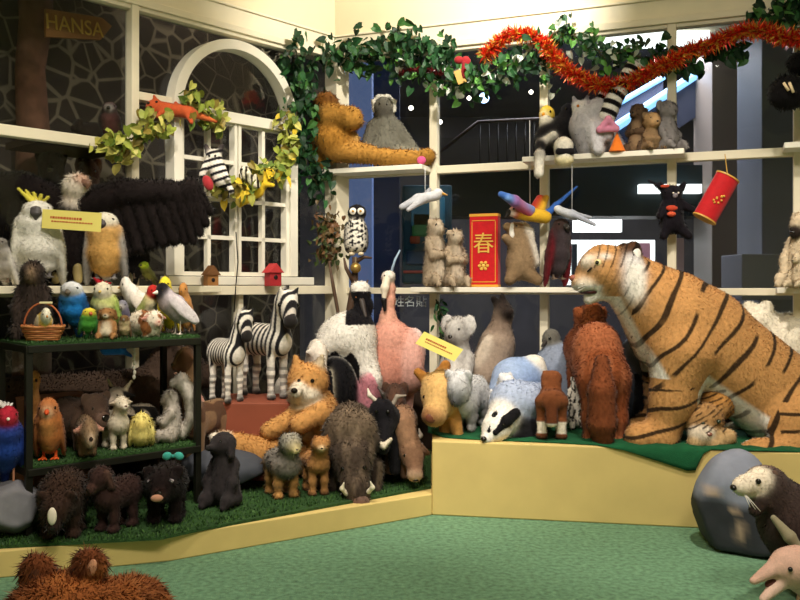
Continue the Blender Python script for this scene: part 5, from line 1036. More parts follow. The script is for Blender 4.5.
PXA('plush_lemur', 'second grey toy lemur with thinner ringed tail behind the first one', 'toy lemur', 608, UR(608, .06), Z4, body, [tail_part('tail', [(596, 112, 6), (599, 104, 6), (606, 94, 6), (614, 84, 6)], 5.5, 5, 9, 'black and white ringed tail'), eye(596, 116, 5, 1.3, 'c0702a')], fur=.006, k=4)
b = MB(); s = UR(617, .22) / F; n = 20; vs = [(0, 0, 20 * s)] + [(8.5 * s * math.cos(i / n * 6.2832), 8.5 * s * math.sin(i / n * 6.2832), 0) for i in range(n)] + [(0, 0, 0)]
b.add(vs, [(0, 1 + i, 1 + (i + 1) % n) for i in range(n)] + [(n + 1, 1 + (i + 1) % n, 1 + i) for i in range(n)], 'ee7a1e'); o = b.build('cone_hat', M['sleek'], bevel=.003); o.location = A(617, UR(617, .22), Z4); props(o, 'bright orange cone standing beside the lemur on the tinsel shelf', 'cone')
b_, p_ = sitter('5f4a38', hr=.17, hz=.8, br=.2, belly='a58868', headkw=dict(sn=(.7, .45, .3), ear='point', earlen=.4), arm='chest', tail='curl')
animal('plush_squirrel', 'dark brown toy squirrel between the orange cone and the tan-faced toy', 'toy squirrel', (b_, p_), 626, 104, 648, UR(637, .12), Z4, yaw=-140, fur=.01)
b_, p_ = sitter('8a6f50', hr=.24, hz=.74, br=.25, headcol='a5835a', headkw=dict(face='d0a878', sn=(.4, .4, .3), ear='round', earcol='7a6248'), arm='chest')
animal('plush_bear', 'small tan-faced toy bear in the middle of the right end of the tinsel shelf', 'toy bear', (b_, p_), 641, 112, 664, UR(652, .17), Z4, yaw=-75, fur=.008)
b_, p_ = sitter('7f7a78', hr=.2, hz=.8, br=.25, headkw=dict(ear='big', sn=(.3, .4, .3)), arm='down')
animal('plush_koala', 'fluffy grey toy koala at the right end of the tinsel shelf', 'toy koala', (b_, p_), 655, 101, 684, UR(669, .12), Z4, yaw=-60, fur=.014)
# middle shelf: meerkats, gift box, badger, dark parrot
for lb, x0, y0, x1, yw in (('taller fluffy beige toy meerkat at the left end of the middle shelf', 426, 219, 450, -60), ('smaller beige toy meerkat leaning against the red gift box', 444, 230, 469, -70)):
    b_, p_ = sitter('b8a58c', belly='cbbba6', hr=.15, hz=.86, br=.2, headkw=dict(sn=(.6, .4, .25), ear='round', face='d8ccb8', pitch=5, eye=.2), arm='chest')
    animal('plush_meerkat', lb, 'toy meerkat', (b_, p_), x0, y0, x1, UR((x0 + x1) / 2, .15), Z5, yaw=yw, fur=.022)
Yr = UR(485, .15); s = Yr / F; ax = [WR.d, WR.n, V(0, 0, 1)]
b = MB(); b.box((0, 0, 36.5 * s), (29 * s, .07, 73 * s), ax, 'c3131c'); rb = b.build('gift_box', M['sleek'], bevel=.003); rb.location = A(485, Yr, Z5); props(rb, 'tall red festive gift box with gold lettering on the middle shelf', 'gift box')
b = MB(); n_ = WR.n
for z, w, h in ((71.5, 29.5, 2.6), (66, 24, .8), (5, 24, .8), (1.2, 29.5, 2.2)): b.box(V(0, 0, z * s), (w * s, .074, h * s), ax, 'd9a03a')
for dx in (-12, 12): b.box(WR.d * dx * s + V(0, 0, 35 * s), (.7 * s, .073, 60 * s), ax, 'd9a03a')
b.build('gold_trim', M['hard'], rb)
text('春', 'lettering', 22 * s, A(485, Yr, Z5 + 42 * s) + n_ * .039, WR.d, V(0, 0, 1), M['gold'], rb, .001)
text('福', 'lettering', 10 * s, A(485, Yr, Z5 + 22 * s) + n_ * .039, WR.d, V(0, 0, 1), M['gold'], rb, .001) if 0 else None
b = MB()
for k_ in range(6): a = k_ * math.pi / 3; b.ball(n_ * .038 + WR.d * 4 * s * math.cos(a) + V(0, 0, 21 * s + 3.4 * s * math.sin(a)), (1.9 * s, .6 * s, 1.6 * s), 'e0b04a', 8, 6)
b.ball(n_ * .038 + V(0, 0, 21 * s), (2 * s, .8 * s, 2 * s), 'e9bf5c', 8, 6)
b.build('gold_ornament', M['hard'], rb, True)
body = [K((521, 262, 0), (520, 240, 0), 15, 11, '8c7457'), K((520, 238, 0), (517, 232, -2), 8, 8, 'a58a68'), K((515, 230, -4), (506, 227, -6), 7, 3.5, '8a7050'), K((528, 232, -4), (535, 262, -4), 4, 4, 'e6dfd2'), K((524, 226, -3), (528, 232, -4), 3.5, 4, 'e6dfd2'), K((512, 244, -6), (504, 238, -10), 5, 3.5, '8c7457'), K((524, 272, -6), (536, 280, -10), 8, 5, '7f684c'), K((514, 272, -6), (508, 280, -12), 8, 5, '7f684c')]
PXA('plush_anteater', 'brown toy anteater with a white stripe standing upright between gift box and mullion', 'toy anteater', 521, UR(521, .15), Z5, body, [eye(515, 227, -10, 1.3), ('chest_patch', [E((511, 232, -9), (3, 2.5, 9), 'efeae0')], 'fur', 'white chest patch')], fur=.009, k=5)
b_, p_ = bird('2a2326', th=82, a=.26, r=.15, hr=.11, chest='4a4044', wing='5e141c', headcol='3a2c28', beak=(.05, .05, .05), legl=.03, tail=.1, neck=.0)
animal('plush_parrot', 'dark toy parrot with maroon wings right of the mullion below the flying macaw', 'toy parrot', (b_, p_), 543, 219, 572, UR(557, .15), Z5, yaw=-60, fur=.006)
# flying macaw hanging on a string
body = [K((545, 217, 0), (520, 213, -4), 6.5, 7, 'e3b52c'), E((515, 212, -6), (6.5, 6, 6), 'd9322a'), E((511, 213, -9), (4, 4, 4), 'efe6da')]
parts = [('beak', path([(508, 213, -10), (504, 218, -11)], [3, 1], '2a2624'), 'hard'), ('wing', [K((528, 213, -6), (512, 203, -20), 5, 5.5, 'c73a4a'), K((512, 203, -20), (498, 197, -26), 5.5, 3, '3f6fc4'), K((530, 210, -8), (505, 201, -26), 4, 3, '6f9ad8')], 'sleek', 'blue and red outstretched wing'),
         ('wing', [K((534, 212, 4), (543, 198, 16), 6, 5, 'b5241e'), K((540, 212, 4), (549, 196, 16), 5, 3, 'e6b52c')], 'sleek', 'raised red and yellow wing'), ('tail', path([(546, 215, 0), (556, 205, 2), (578, 186, 6)], [4, 2.6, 1], '2f62b8'), 'sleek', 'long blue tail'), eye(512, 210, -12.5, 1),
         ('string', path([(530, 208, 0), (530, 120, 2)], [.35, .35], 'd8d8d8'), 'hard')]
PXA('plush_macaw', 'red, yellow and blue toy macaw flying on a string above the gift box', 'toy macaw', 530, UR(530, .22), Z(222, UR(530, .22)), body, parts, fur=.003, k=3, mt='sleek', vs=.85)
b_ = [K((436, 196, -4), (418, 200, -8), 5, 5, 'cfd0d4'), K((418, 200, -8), (402, 208, -12), 5, 3, 'b5b8c0'), E((438, 193, -5), (4.5, 4, 4), 'e4e4e6'), K((424, 199, -4), (408, 212, -26), 4, 2, 'c2c4ca'), K((424, 199, -4), (430, 188, 14), 4, 2, 'a9acb4')]
PXA('plush_seagull', 'grey and white toy gull gliding on a string in front of the second mullion', 'toy gull', 422, UR(422, .2), Z(212, UR(422, .2)), b_, [('beak', path([(442, 194, -6), (447, 196, -7)], [1.6, .6], 'c9953a'), 'hard'), ('string', path([(425, 196, -4), (425, 168, -4)], .35, 'd8d8d8'), 'hard')], fur=.002, k=3, mt='sleek', vs=.85)
b_ = [K((575, 216, 0), (560, 211, -2), 4.5, 4, 'c9ccd4'), E((557, 209, -3), (3.6, 3.4, 3.4), 'e2e4e8'), K((572, 214, -2), (590, 226, -20), 3.5, 1.6, 'a9aebc'), K((572, 214, 2), (594, 216, 16), 3.5, 1.4, 'b9becb')]
PXA('plush_tern', 'slim grey toy tern hanging between the macaw and the tiger head', 'toy bird', 572, UR(572, .2), Z(226, UR(572, .2)), b_, [('string', path([(572, 212, 0), (572, 160, 0)], .35, 'd8d8d8'), 'hard')], fur=.002, k=3, mt='sleek', vs=.85)
# spotted owl on branch, nest wreath, bell
def owl_cf(Q, C): return mixc(C, sm(wav(Q, .75, 1.), .0, .2), '17141a')
Yb = 5.95
zb0 = Z(256, Yb)
PXA('plush_owl', 'black and white spotted toy owl perched on the bare branch by the corner post', 'toy owl', 356, Yb, zb0, [K((356, 243, 0), (356, 226, 0), 10, 9, 'efe9dc'), E((357, 213, 0), (9, 9, 8.5), '1a171a'), E((348, 238, 3), (4, 7, 15), '1a171a'), E((364, 238, 3), (4, 7, 14), '2a2628')], [('face_disc', [E((353.5, 212, -8), (3.6, 2, 3.6), 'f2ecdf')], 'fur', 'white face disc'), ('face_disc', [E((361, 212, -8), (3.6, 2, 3.6), 'f2ecdf')], 'fur', 'white face disc'), eye(353.5, 212, -10, 1.3, 'c08a2a'), eye(361, 212, -10, 1.3, 'c08a2a'), ('foot', [E((352, 254, -4), (3, 3, 2), 'd8c9a8')], 'hard'), ('foot', [E((361, 254, -4), (3, 3, 2), 'd8c9a8')], 'hard')], cf=owl_cf, fur=.005, k=4, vs=.9)
br = root('bare_branch', A(346, 5.95, ZTF), 0, 'bare brown branch rising behind the ostrich to the spotted owl', 'branch')
s = 5.95 / F; cc = lambda x, y, d=0: ((x - 346) * s, d * s, Z(y, 5.95) - ZTF)
b = MB(); b.tube([cc(346, 452), cc(343, 400), cc(345, 340), cc(350, 310), cc(355, 280), cc(355, 257, -2)], [5 * s, 5 * s, 4.5 * s, 4 * s, 3.4 * s, 2.6 * s], '4e3a2c', 8); b.build('stem', M['plain'], br, True)
for i, pts in enumerate(([(345, 335), (338, 312), (333, 285), (329, 262)], [(350, 312), (362, 296), (368, 280)], [(354, 282), (346, 268), (344, 258)], [(355, 262), (364, 257), (372, 258)])):
    b = MB(); b.tube([cc(*p) for p in pts], [3 * s] + [2 * s] * (len(pts) - 2) + [1 * s], '543f30', 6); b.build('twig', M['plain'], br, True)
b = MB(); b.ball((0, 0, 0), 5.4 * s, 'c9a86a', 16, 12); bl = b.build('bell', mat('old_brass', 'b59452', rough=.35, metal=.7), smooth=True); bl.location = A(356, 5.95, Z(268, 5.95)) + V(0, -.045, 0); props(bl, 'round brass-coloured bauble hanging under the spotted owl', 'bauble')
b = MB(); b.tube([(0, 0, 5 * s), (0, 0.02, 11 * s)], .5 * s, '8a7a5a', 5); b.build('hook', M['plain'], bl)

# ================================================================ leaves, garlands, tinsel
def leaf(mb, p, n, up, L, col, kind=0):
    n = n / (np.linalg.norm(n) + 1e-9); u = up - n * np.dot(up, n); u /= np.linalg.norm(u) + 1e-9; w = np.cross(u, n); f = .18
    pts = [(0, 0, 0), (.30, .12, f), (.42, -.2, f * .9), (.30, -.6, f * .5), (0, -1, -.1), (-.30, -.6, f * .5), (-.42, -.2, f * .9), (-.30, .12, f), (0, -.45, 0)]
    if kind: pts = [(0, 0, 0), (.14, -.1, f), (.2, -.4, f), (.13, -.75, f * .5), (0, -1.05, -.15), (-.13, -.75, f * .5), (-.2, -.4, f), (-.14, -.1, f), (0, -.5, 0)]
    vs = [p + L * (a * w + b_ * u + c_ * n) for a, b_, c_ in pts]
    mb.add(vs, [(0, 1, 2, 8), (8, 2, 3, 4), (8, 4, 5, 6), (0, 8, 6, 7)], col)
def garland(name, label, pts, spread, n, cols, W, o, L=(.045, .08), kind=0, stemc='3a3a20', cat='garland', drop=.2, seed=1, yf=None):
    """pts picture points along the strand; the strand hangs o metres in front of wall W"""
    rg = np.random.default_rng(seed); Yf = yf or ((lambda px: UR(px, o)) if W is WR else (lambda px: YL(px, o)))
    P = np.array([A(x, Yf(x), Z(y, Yf(x))) for x, y in pts]); S = np.r_[0, np.cumsum(np.linalg.norm(np.diff(P, axis=0), axis=1))]
    ev = lambda t: V(*[np.interp(t * S[-1], S, P[:, j]) for j in range(3)])
    o0 = P[0]; rt = root(name, tuple(o0), 0, label, cat)
    b = MB(); b.tube([ev(t) - o0 + rg.normal(0, .006, 3) for t in np.linspace(0, 1, 40)], .006, stemc, 6); b.build('stem', M['plain'], rt, True)
    mb = MB()
    for i in range(n):
        sp = spread * Yf(400) / F; t = rg.random(); c = ev(t) - o0; d = rg.normal(0, .5, 3) * sp; d -= W.n * min(0, d @ W.n + o - .03)  # keep in front of the glass
        nn = W.n + rg.normal(0, .55, 3); up = V(0, 0, 1) + rg.normal(0, .7, 3)
        leaf(mb, c + d, nn, up, rg.uniform(*L), cols[rg.integers(len(cols))], kind)
    lf = mb.build('leaves', M['leaf'], rt); lf['kind'] = 'stuff'
    return rt
IV = ['1a3a20', '244f2a', '132e1a', '2d5a31', '1d4224', '3f6c33']
garland('leaf_garland', 'dense dark ivy strand hanging down the left side of the corner post', [(296, 45), (300, 75), (301, 105), (302, 135), (305, 160), (312, 180), (322, 186)], 17, 289, IV, WL, .10, seed=2)
garland('leaf_garland', 'dark green ivy strand along the cornice from the corner post to the red bow', [(318, 52), (345, 60), (368, 54), (390, 42), (412, 44), (432, 52), (452, 66)], 20, 357, IV, WR, .12, seed=3)
garland('leaf_garland', 'bright and dark green leaf strand with small white blooms between red bow and tinsel top', [(395, 62), (425, 78), (455, 82), (480, 76), (505, 66), (530, 60), (548, 66)], 18, 289, IV + ['5f9a44', '6fae50', 'd9e0d4'], WR, .12, seed=4, L=(.04, .07))
garland('leaf_garland', 'green leaf strand with pale flowers behind the first dip of the tinsel', [(540, 46), (560, 28), (575, 34), (592, 46), (606, 58), (626, 50), (640, 58)], 13, 153, IV + ['c9d4c4', '5f9a44'], WR, .14, seed=5, L=(.04, .07))
garland('leaf_garland', 'dark leaf strand following the tinsel from the lemur tail to the right mullion', [(650, 50), (680, 62), (700, 56), (720, 44), (740, 48)], 12, 119, IV, WR, .10, seed=6)
garland('leaf_garland', 'dark ivy spray at the very top right of the window', [(757, 22), (770, 12), (785, 6), (805, 2), (820, 8)], 14, 119, IV, WR, .12, seed=7)
YG = ['9aa544', '7d8c34', 'b5b558', '5f7530', 'c9c268', '8a7a34']
garland('leaf_garland', 'yellow-green leaf spray under the orange lizard on the arched window', [(103, 142), (122, 146), (140, 132), (155, 122), (168, 118)], 11, 119, YG, WL, .15, seed=8, cat='leaf spray')
garland('leaf_garland', 'yellow-green leaf spray to the right of the orange lizard', [(186, 96), (200, 104), (212, 116), (222, 128)], 11, 93, YG, WL, .15, seed=9, cat='leaf spray')
garland('leaf_garland', 'olive and yellow leaf vine draped across the sashes of the arched window', [(215, 186), (235, 188), (250, 180), (262, 168), (275, 172), (286, 160), (289, 140), (287, 112)], 10, 187, YG + ['e0c23a'], WL, .15, seed=10, cat='leaf vine')
garland('dried_wreath', 'ragged ball of dried brown and green leaves hanging on the corner post', [(322, 215), (330, 228), (324, 242), (328, 255), (334, 226)], 13, 255, ['5a4a2c', '6b4a30', '4a5a2a', '7a5a3a', '3d4a24'], WL, .12, seed=11, L=(.03, .05), cat='dried wreath')
garland('leaf_vine', 'thin dark green leaf vine hanging behind the koala in the lower window', [(436, 300), (444, 318), (440, 335), (448, 350)], 8, 30, IV, WR, .12, seed=12, kind=1, cat='leaf vine')
def tinsel(name, label, pts, o, n, cols, L, r=.006):
    rg = np.random.default_rng(len(pts)); P = np.array([A(x, UR(x, o), Z(y, UR(x, o))) for x, y in pts]); S = np.r_[0, np.cumsum(np.linalg.norm(np.diff(P, axis=0), axis=1))]
    ev = lambda t: V(*[np.interp(t * S[-1], S, P[:, j]) for j in range(3)]); o0 = P[0]; rt = root(name, tuple(o0), 0, label, 'tinsel')
    b = MB(); b.tube([ev(t) - o0 for t in np.linspace(0, 1, 60)], r, cols[0], 6); b.build('cord', M['plain'], rt, True); mb = MB()
    for i in range(n):
        c = ev(rg.random()) - o0; d = rg.normal(0, 1, 3); d /= np.linalg.norm(d); l = L * rg.uniform(.6, 1.15); w = np.cross(d, rg.normal(0, 1, 3)); w /= np.linalg.norm(w); w *= .0045
        if (d * l) @ WR.n < -(o - .02): d = -d
        e = c + d * l * .55 + rg.normal(0, .004, 3); f_ = c + d * l
        mb.add([c - w, c + w, e + w, e - w, f_], [(0, 1, 2, 3), (3, 2, 4)], cols[rg.choice(len(cols), p=None)])
    t = mb.build('foil_strand', M['foil'], rt); t['kind'] = 'stuff'
tinsel('tinsel_garland', 'shiny red and orange tinsel garland with gold bits swagging along the right cornice', [(484, 56), (498, 42), (512, 34), (530, 35), (545, 44), (556, 60), (572, 74), (592, 84), (612, 86), (632, 82), (650, 72), (672, 62), (692, 50), (712, 44), (728, 36), (745, 31), (765, 31), (785, 38), (812, 40)], .19, 6500, ['d4281c', 'e63b22', 'b81a16', 'e8501f', 'ef6a2a', 'd4281c', 'd9a43a', 'e8b84a'], .078)
tinsel('tinsel_garland', 'short dark red and black tinsel rope left of the red bow', [(400, 74), (412, 70), (428, 70), (446, 74)], .19, 420, ['5a1018', '7a1820', '2a1014'], .035)
# red bow with gold tag
rt = root('red_bow', A(462, UR(462, .2), Z(60, UR(462, .2))), 0, 'dark red bow with a gold tag hanging in the ivy above the second mullion', 'bow'); s = UR(462, .2) / F
b = MB(); b.ball((-3 * s, 0, 0), (5 * s, 3 * s, 4 * s), '9a1c24'); b.ball((4 * s, 0, -2 * s), (5 * s, 3 * s, 6 * s), '9a1c24'); b.ball((2 * s, -2 * s, -10 * s), (3 * s, 2 * s, 9 * s), '8a161e'); b.build('ribbon', M['sleek'], rt, True)
b = MB(); b.box((-2 * s, -.01, -17 * s), (9 * s, .004, 14 * s), list(np.array(Matrix.Rotation(R(20), 3, 'Y'))), 'c9a04e'); b.build('tag', M['hard'], rt, bevel=.001)
# hanging red packet roll
Yp = UR(716, .16); s = Yp / F; c0 = A(716, Yp, Z(198, Yp)); ax1 = V(-23, 0, -41); ax1 /= np.linalg.norm(ax1); ax2 = V(22, 0, -11.5); ax2 /= np.linalg.norm(ax2); ax2 = ax2 - ax1 * (ax1 @ ax2); ax2 /= np.linalg.norm(ax2); nx = np.cross(ax1, ax2)
rt = root('red_packet', c0, 0, 'red and gold cylinder-shaped packet hanging tilted in front of the grey column', 'red packet')
def cyl(t0, t1, r, col, name, m, sq=.8):
    b = MB(); n = 28; vs = []
    for t in (t0, t1): vs += [ax1 * t * s + r * s * (math.cos(i / n * 6.2832) * ax2 + sq * math.sin(i / n * 6.2832) * nx) for i in range(n)]
    b.add(vs, [(i, (i + 1) % n, n + (i + 1) % n, n + i) for i in range(n)] + [tuple(range(n))[::-1], tuple(range(n, 2 * n))], col); return b.build(name, m, rt, bevel=0)
cyl(-23, 23, 12, 'b8141c', 'tube', M['sleek'], .75); cyl(-24.5, -23, 12.6, 'd0a04a', 'gold_rim', M['hard'], .78); cyl(23, 24.5, 12.6, 'd0a04a', 'gold_rim', M['hard'], .78)
b = MB(); sg = 1 if nx[1] < 0 else -1
for i in range(9):
    a = i * .8; b.ball(nx * sg * 9.2 * s + ax1 * (2 + 5 * math.sin(a)) * s + ax2 * (3.5 * math.cos(a * 1.3)) * s, 1.2 * s, 'd8a545', 8, 6)
b.build('gold_emblem', M['hard'], rt, True)
b = MB(); b.tube([ax1 * -24 * s, V(9 * s, 0, 44 * s)], .5 * s, 'c9a04e', 5); b.build('string', M['plain'], rt)
# black hanging toy with red bits on the mullion
bl_ = '17131a'
body = [K((672, 222, 0), (672, 204, 0), 11, 9, bl_), E((671, 194, -2), (9, 8, 8), bl_), K((680, 204, -2), (690, 210, -6), 4, 3, bl_), K((664, 206, -2), (658, 216, -6), 4, 3, bl_), K((678, 228, -4), (686, 236, -8), 5, 3.5, bl_), K((666, 228, -4), (662, 236, -6), 5, 3.5, bl_), K((680, 190, 0), (684, 184, 0), 3, 2, bl_), K((664, 190, 0), (660, 184, 0), 3, 2, bl_), K((658, 186, 0), (648, 180, 0), 1.2, .8, bl_)]
PXA('plush_bat', 'fluffy black toy with orange-red patches hanging on the mullion left of the red packet', 'toy bat', 672, UR(672, .12), Z(240, UR(672, .12)), body, [('red_patch', [E((669, 209, -9), (6, 3, 3), 'c0452e')], 'fur', 'orange-red patch'), ('red_patch', [E((668, 215, -11), (4.5, 3, 2.6), 'd0583a')], 'fur', 'orange-red patch'), ('red_patch', [E((664, 187, -4), (5, 3, 2), 'b5452e')], 'fur', 'orange-red patch'), ('face', [E((672, 196, -9), (3, 2, 3), '8a8288')], 'fur', 'grey face'), eye(670, 194, -10.5, 1, 'e8e0d0'), eye(675, 194, -10.5, 1, 'e8e0d0')], fur=.014, k=4)
# black gorilla reaching in from the right edge
bl_ = '100d0e'
body = [K((848, 90, 0), (845, 60, 0), 30, 24, bl_), E((840, 28, -6), (18, 17, 17), bl_), K((830, 80, -10), (800, 100, -22), 13, 11, bl_), E((777, 98, -24), (17, 14, 16), bl_), K((830, 60, -6), (802, 68, -18), 11, 10, bl_), E((792, 69, -20), (12, 11, 11), bl_), K((850, 118, 0), (850, 150, 0), 20, 14, bl_), K((840, 118, 0), (838, 150, 0), 20, 14, bl_)]
Yg = UR(800, .22)
PXA('plush_gorilla', 'black shaggy toy gorilla reaching in from the upper right edge with both paws', 'toy gorilla', 840, Yg, Z(168, Yg), body, [('claw', path([(766, 92, -39), (770, 100, -41)], 1.4, 'd8c29a'), 'hard', 'cream claw'), ('claw', path([(771, 92, -40), (774, 102, -42)], 1.4, 'd8c29a'), 'hard', 'cream claw'), ('paw_pad', [E((792, 66, -30), (4, 3, 4), 'c99a7a')], 'sleek', 'tan paw pad'), eye(833, 26, -22, 2), eye(846, 26, -22, 2)], fur=.02, k=6)
shelf(782, 880, 2.15 , label='cream shelf board at the far right carrying the black gorilla')
# meerkat-like pair at right edge on ledge
shelf(775, 880, 1.285, label='cream shelf board at the far right carrying two cream alpacas')
for lb, x0, y0, x1, o_, hk in (('cream toy alpaca with dark muzzle, head higher, at the right edge above the tiger', 776, 212, 818, .17, dict(sn=(.8, .5, .45), sncol='2a211d', pitch=-25, ear='point', earlen=.4)), ('cream toy alpaca with pale muzzle, head lower, at the right edge above the tiger', 780, 252, 814, .27, dict(sn=(.8, .5, .4), pitch=-20, ear='point', earlen=.3))):
    b_, p_ = sitter('d8c6a8', hr=.16, hz=.86, br=.22, headkw=hk, arm='down'); animal('plush_alpaca', lb, 'toy alpaca', (b_, p_), x0, y0, x1, UR((x0 + x1) / 2, o_), Z5, yaw=-150, fur=.012)
b = MB(); b.box((0, 0, .0), (.045, .045, 1.36)); 

# ================================================================ left window decorations
OL = 'c9572a'; Yl = YL(175, .12)
def yl(px, o=.12): return YL(px, o)
def wd(px, o=.12, ref=175): return (YL(px, o) - YL(ref, .12)) * F / YL(ref, .12)
body = [E((154, 107, 0), (8, 6, 7), OL), K((158, 108, 1), (185, 109, 14), 7, 6, OL), K((185, 109, 14), (210, 116, 30), 5, 1.4, 'd06a34'), K((165, 110, 0), (160, 118, -8), 3, 2, OL), K((184, 112, 12), (190, 121, 6), 3, 2, OL), K((176, 105, 12), (172, 100, 14), 2.4, 1.6, OL), K((156, 101, 0), (154, 96, 0), 2.4, 1.2, OL)]
PXA('plush_lizard', 'orange toy lizard crawling on the left shoulder of the arched window', 'toy lizard', 175, Yl - .06, Z(122, Yl - .06), body, [eye(150, 104, -5, 1.4), eye(158, 103, -5, 1.4)], fur=.003, k=3, mt='sleek', vs=.85)
def lst_cf(Q, C): return mixc(C, sm(np.sin(Q[:, 2] * .0 + Q[:, 1] * .85 + Q[:, 0] * .25), .1, .4) * (Q[:, 1] > 150), '17141a')
Yl = YL(215, .17)
body = [E((214, 158, 0), (8, 8, 9), 'e6e0d4'), K((216, 166, 0), (222, 180, -2), 9, 8, 'ece6da'), K((222, 168, -4), (230, 180, -10), 3.5, 2.5, 'ece6da'), K((226, 180, -2), (233, 192, -6), 3.5, 2.6, 'ece6da'), K((208, 164, -4), (204, 176, -8), 4, 3, 'e0dace'), K((208, 151, 0), (206, 146, 0), 3, 2, '3a3232'), K((220, 151, 0), (222, 146, 0), 3, 2, '3a3232')]
PXA('plush_zebra_doll', 'small black and white striped toy hanging on the left sash of the arched window', 'toy zebra', 216, Yl, Z(194, Yl), body, [('red_pouch', [E((210, 184, -9), (5, 4, 8), 'a52a30', ir(25))], 'sleek', 'dark red pouch'), eye(211, 157, -8, 1.2), eye(217, 157, -8, 1.2)], cf=lst_cf, fur=.003, k=3, vs=.85)
Yl = YL(262, .17); YW = 'e0bd2a'
body = [K((246, 200, 0), (258, 192, 0), 3.5, 5, YW), K((258, 192, 0), (266, 180, 0), 5, 4.5, YW), E((269, 173, 0), (6, 5, 5), YW), K((262, 184, -2), (274, 186, -6), 3, 2, YW), K((258, 190, -2), (250, 184, -6), 3, 2, YW), K((246, 200, 0), (240, 206, 0), 3.5, 1.6, YW)]
PXA('plush_gecko', 'yellow toy gecko climbing on the right sash of the arched window', 'toy gecko', 260, Yl, Z(207, Yl), body, [eye(266, 171, -4.5, 1.1), eye(272, 171, -4.5, 1.1)], fur=.002, k=3, mt='sleek', vs=.85)
b_ = [K((247, 176, 0), (255, 184, 0), 5, 4, 'e8e0c4'), E((245, 171, 0), (5, 5, 5), 'efe8d0'), K((258, 186, 0), (256, 176, -4), 2.4, 1.6, 'efe8d0'), K((252, 182, 0), (249, 174, -8), 2.4, 1.6, 'efe8d0')]
PXA('plush_zebra_doll', 'tiny cream and black striped toy beside the yellow gecko', 'toy zebra', 250, YL(250, .17), Z(188, YL(250, .17)), b_, [eye(243, 170, -4.5, 1)], cf=lambda Q, C: mixc(C, sm(np.sin(Q[:, 0] * 1.1), .2, .5), '2a2218'), fur=.002, k=2.5, vs=.8)
def house(px, y0, y1, w, c1, c2, label):
    Yh = YL(px, .16); s = Yh / F; h = (y1 - y0) * s; rt = root('birdhouse', A(px, Yh, Z(y1, Yh)), 42, label, 'birdhouse'); W_ = w * s
    b = MB(); b.box((0, 0, h * .3), (W_ * .8, W_ * .6, h * .6), None, c1); b.build('wall', M['plain'], rt, bevel=.002)
    b = MB(); b.add([(-W_ * .55, -W_ * .4, h * .55), (W_ * .55, -W_ * .4, h * .55), (0, -W_ * .4, h * .95), (-W_ * .55, W_ * .4, h * .55), (W_ * .55, W_ * .4, h * .55), (0, W_ * .4, h * .95)], [(0, 1, 2), (5, 4, 3), (0, 3, 4, 1), (1, 4, 5, 2), (2, 5, 3, 0)], c2); b.build('roof', M['plain'], rt, bevel=.002)
    b = MB(); b.ball((0, -W_ * .31, h * .36), (W_ * .14, .004, W_ * .14), '1a1210'); b.build('door', M['plain'], rt, True)
    b = MB(); b.tube([(0, 0, h * .93), (0, 0, h * 1.25)], .0025, '2a2420', 5); b.build('string', M['plain'], rt)
house(211, 264, 289, 15, '9a6a3a', '6f4a2a', 'little brown wooden birdhouse hanging at the sill of the left sash')
house(273, 262, 286, 17, 'a82a30', 'c23a3c', 'little red birdhouse hanging at the sill of the right sash')
rt = MB(); Yv = YL(237, .15)
rt.tube([A(236, Yv, Z(232, Yv)), A(238, Yv, Z(262, Yv)), A(236, Yv, Z(285, Yv)), A(234, Yv, Z(312, Yv))], .004, '1a1614', 5); props(rt.build('power_cord', M['plain'], smooth=True), 'thin black cord hanging down the middle of the arched window', 'cord')
b_, p_ = quad('c98a3a', L=.5, h=.5, rf=.14, rr=.14, hp=(.3, .8), hr=.12, headkw=dict(ear='point', earlen=.3))
animal('plush_deer', 'tiny orange-brown toy deer sitting on the ledge below the right sash', 'toy deer', (b_, p_), 243, 262, 260, YL(252, .25), ZW, yaw=-60, fur=.003, cf=spots('7a4a20', 18, .1)) if 0 else None
# shelf and toys behind the left glass
b = MB(); WL.bar(b, WL.u(135), WL.len + .8, 1.24, 1.28, -.74, -.08); struct(b.build('trim_30', M['panel']))
b = MB(); WL.bar(b, WL.u(127), WL.u(40), 2.10, 2.14, -.45, -.05); props(b.build('shelf_board', M['panel']), 'dark narrow shelf behind the left glass under the arrow sign', 'shelf')
b_, p_ = bird('5a3a38', th=60, a=.2, r=.17, hr=.12, chest='7a4a44', face='d8d0c4', wing='3a3430', beak=(.08, .04, .02), legl=.05, tail=.3)
animal('plush_vulture', 'dim reddish toy bird on the shelf behind the left glass beside the mullion', 'toy bird', (b_, p_), 99, 104, 122, YL(112, -.25), 2.142, yaw=-80, fur=.006)
b_, p_ = quad('2a201c', L=.7, h=.5, rf=.22, rr=.25, hp=(.42, .4), hr=.17, headkw=dict(ear='round'))
animal('plush_mole', 'dim dark brown toy mole on the shelf behind the left glass', 'toy mole', (b_, p_), 76, 120, 101, YL(88, -.25), 2.142, yaw=-140, fur=.008)
b_, p_ = sitter('1f1a19', hr=.17, hz=.82, br=.22, headkw=dict(ear='round', face='3a302c', sn=(.4, .5, .45)), arm='down')
animal('plush_gorilla', 'dim black toy gorilla sitting behind the left glass behind the condor', 'toy gorilla', (b_, p_), 38, 146, 76, YL(57, -.4), 1.282, yaw=-70, fur=.01)
b_, p_ = sitter('7a4a30', hr=.16, hz=.84, br=.2, headkw=dict(ear='round', sn=(.4, .5, .4)), arm='down')
animal('plush_bear', 'dim rusty brown toy bear behind the left glass right of the gorilla', 'toy bear', (b_, p_), 78, 158, 108, YL(92, -.4), 1.282, yaw=-70, fur=.01)

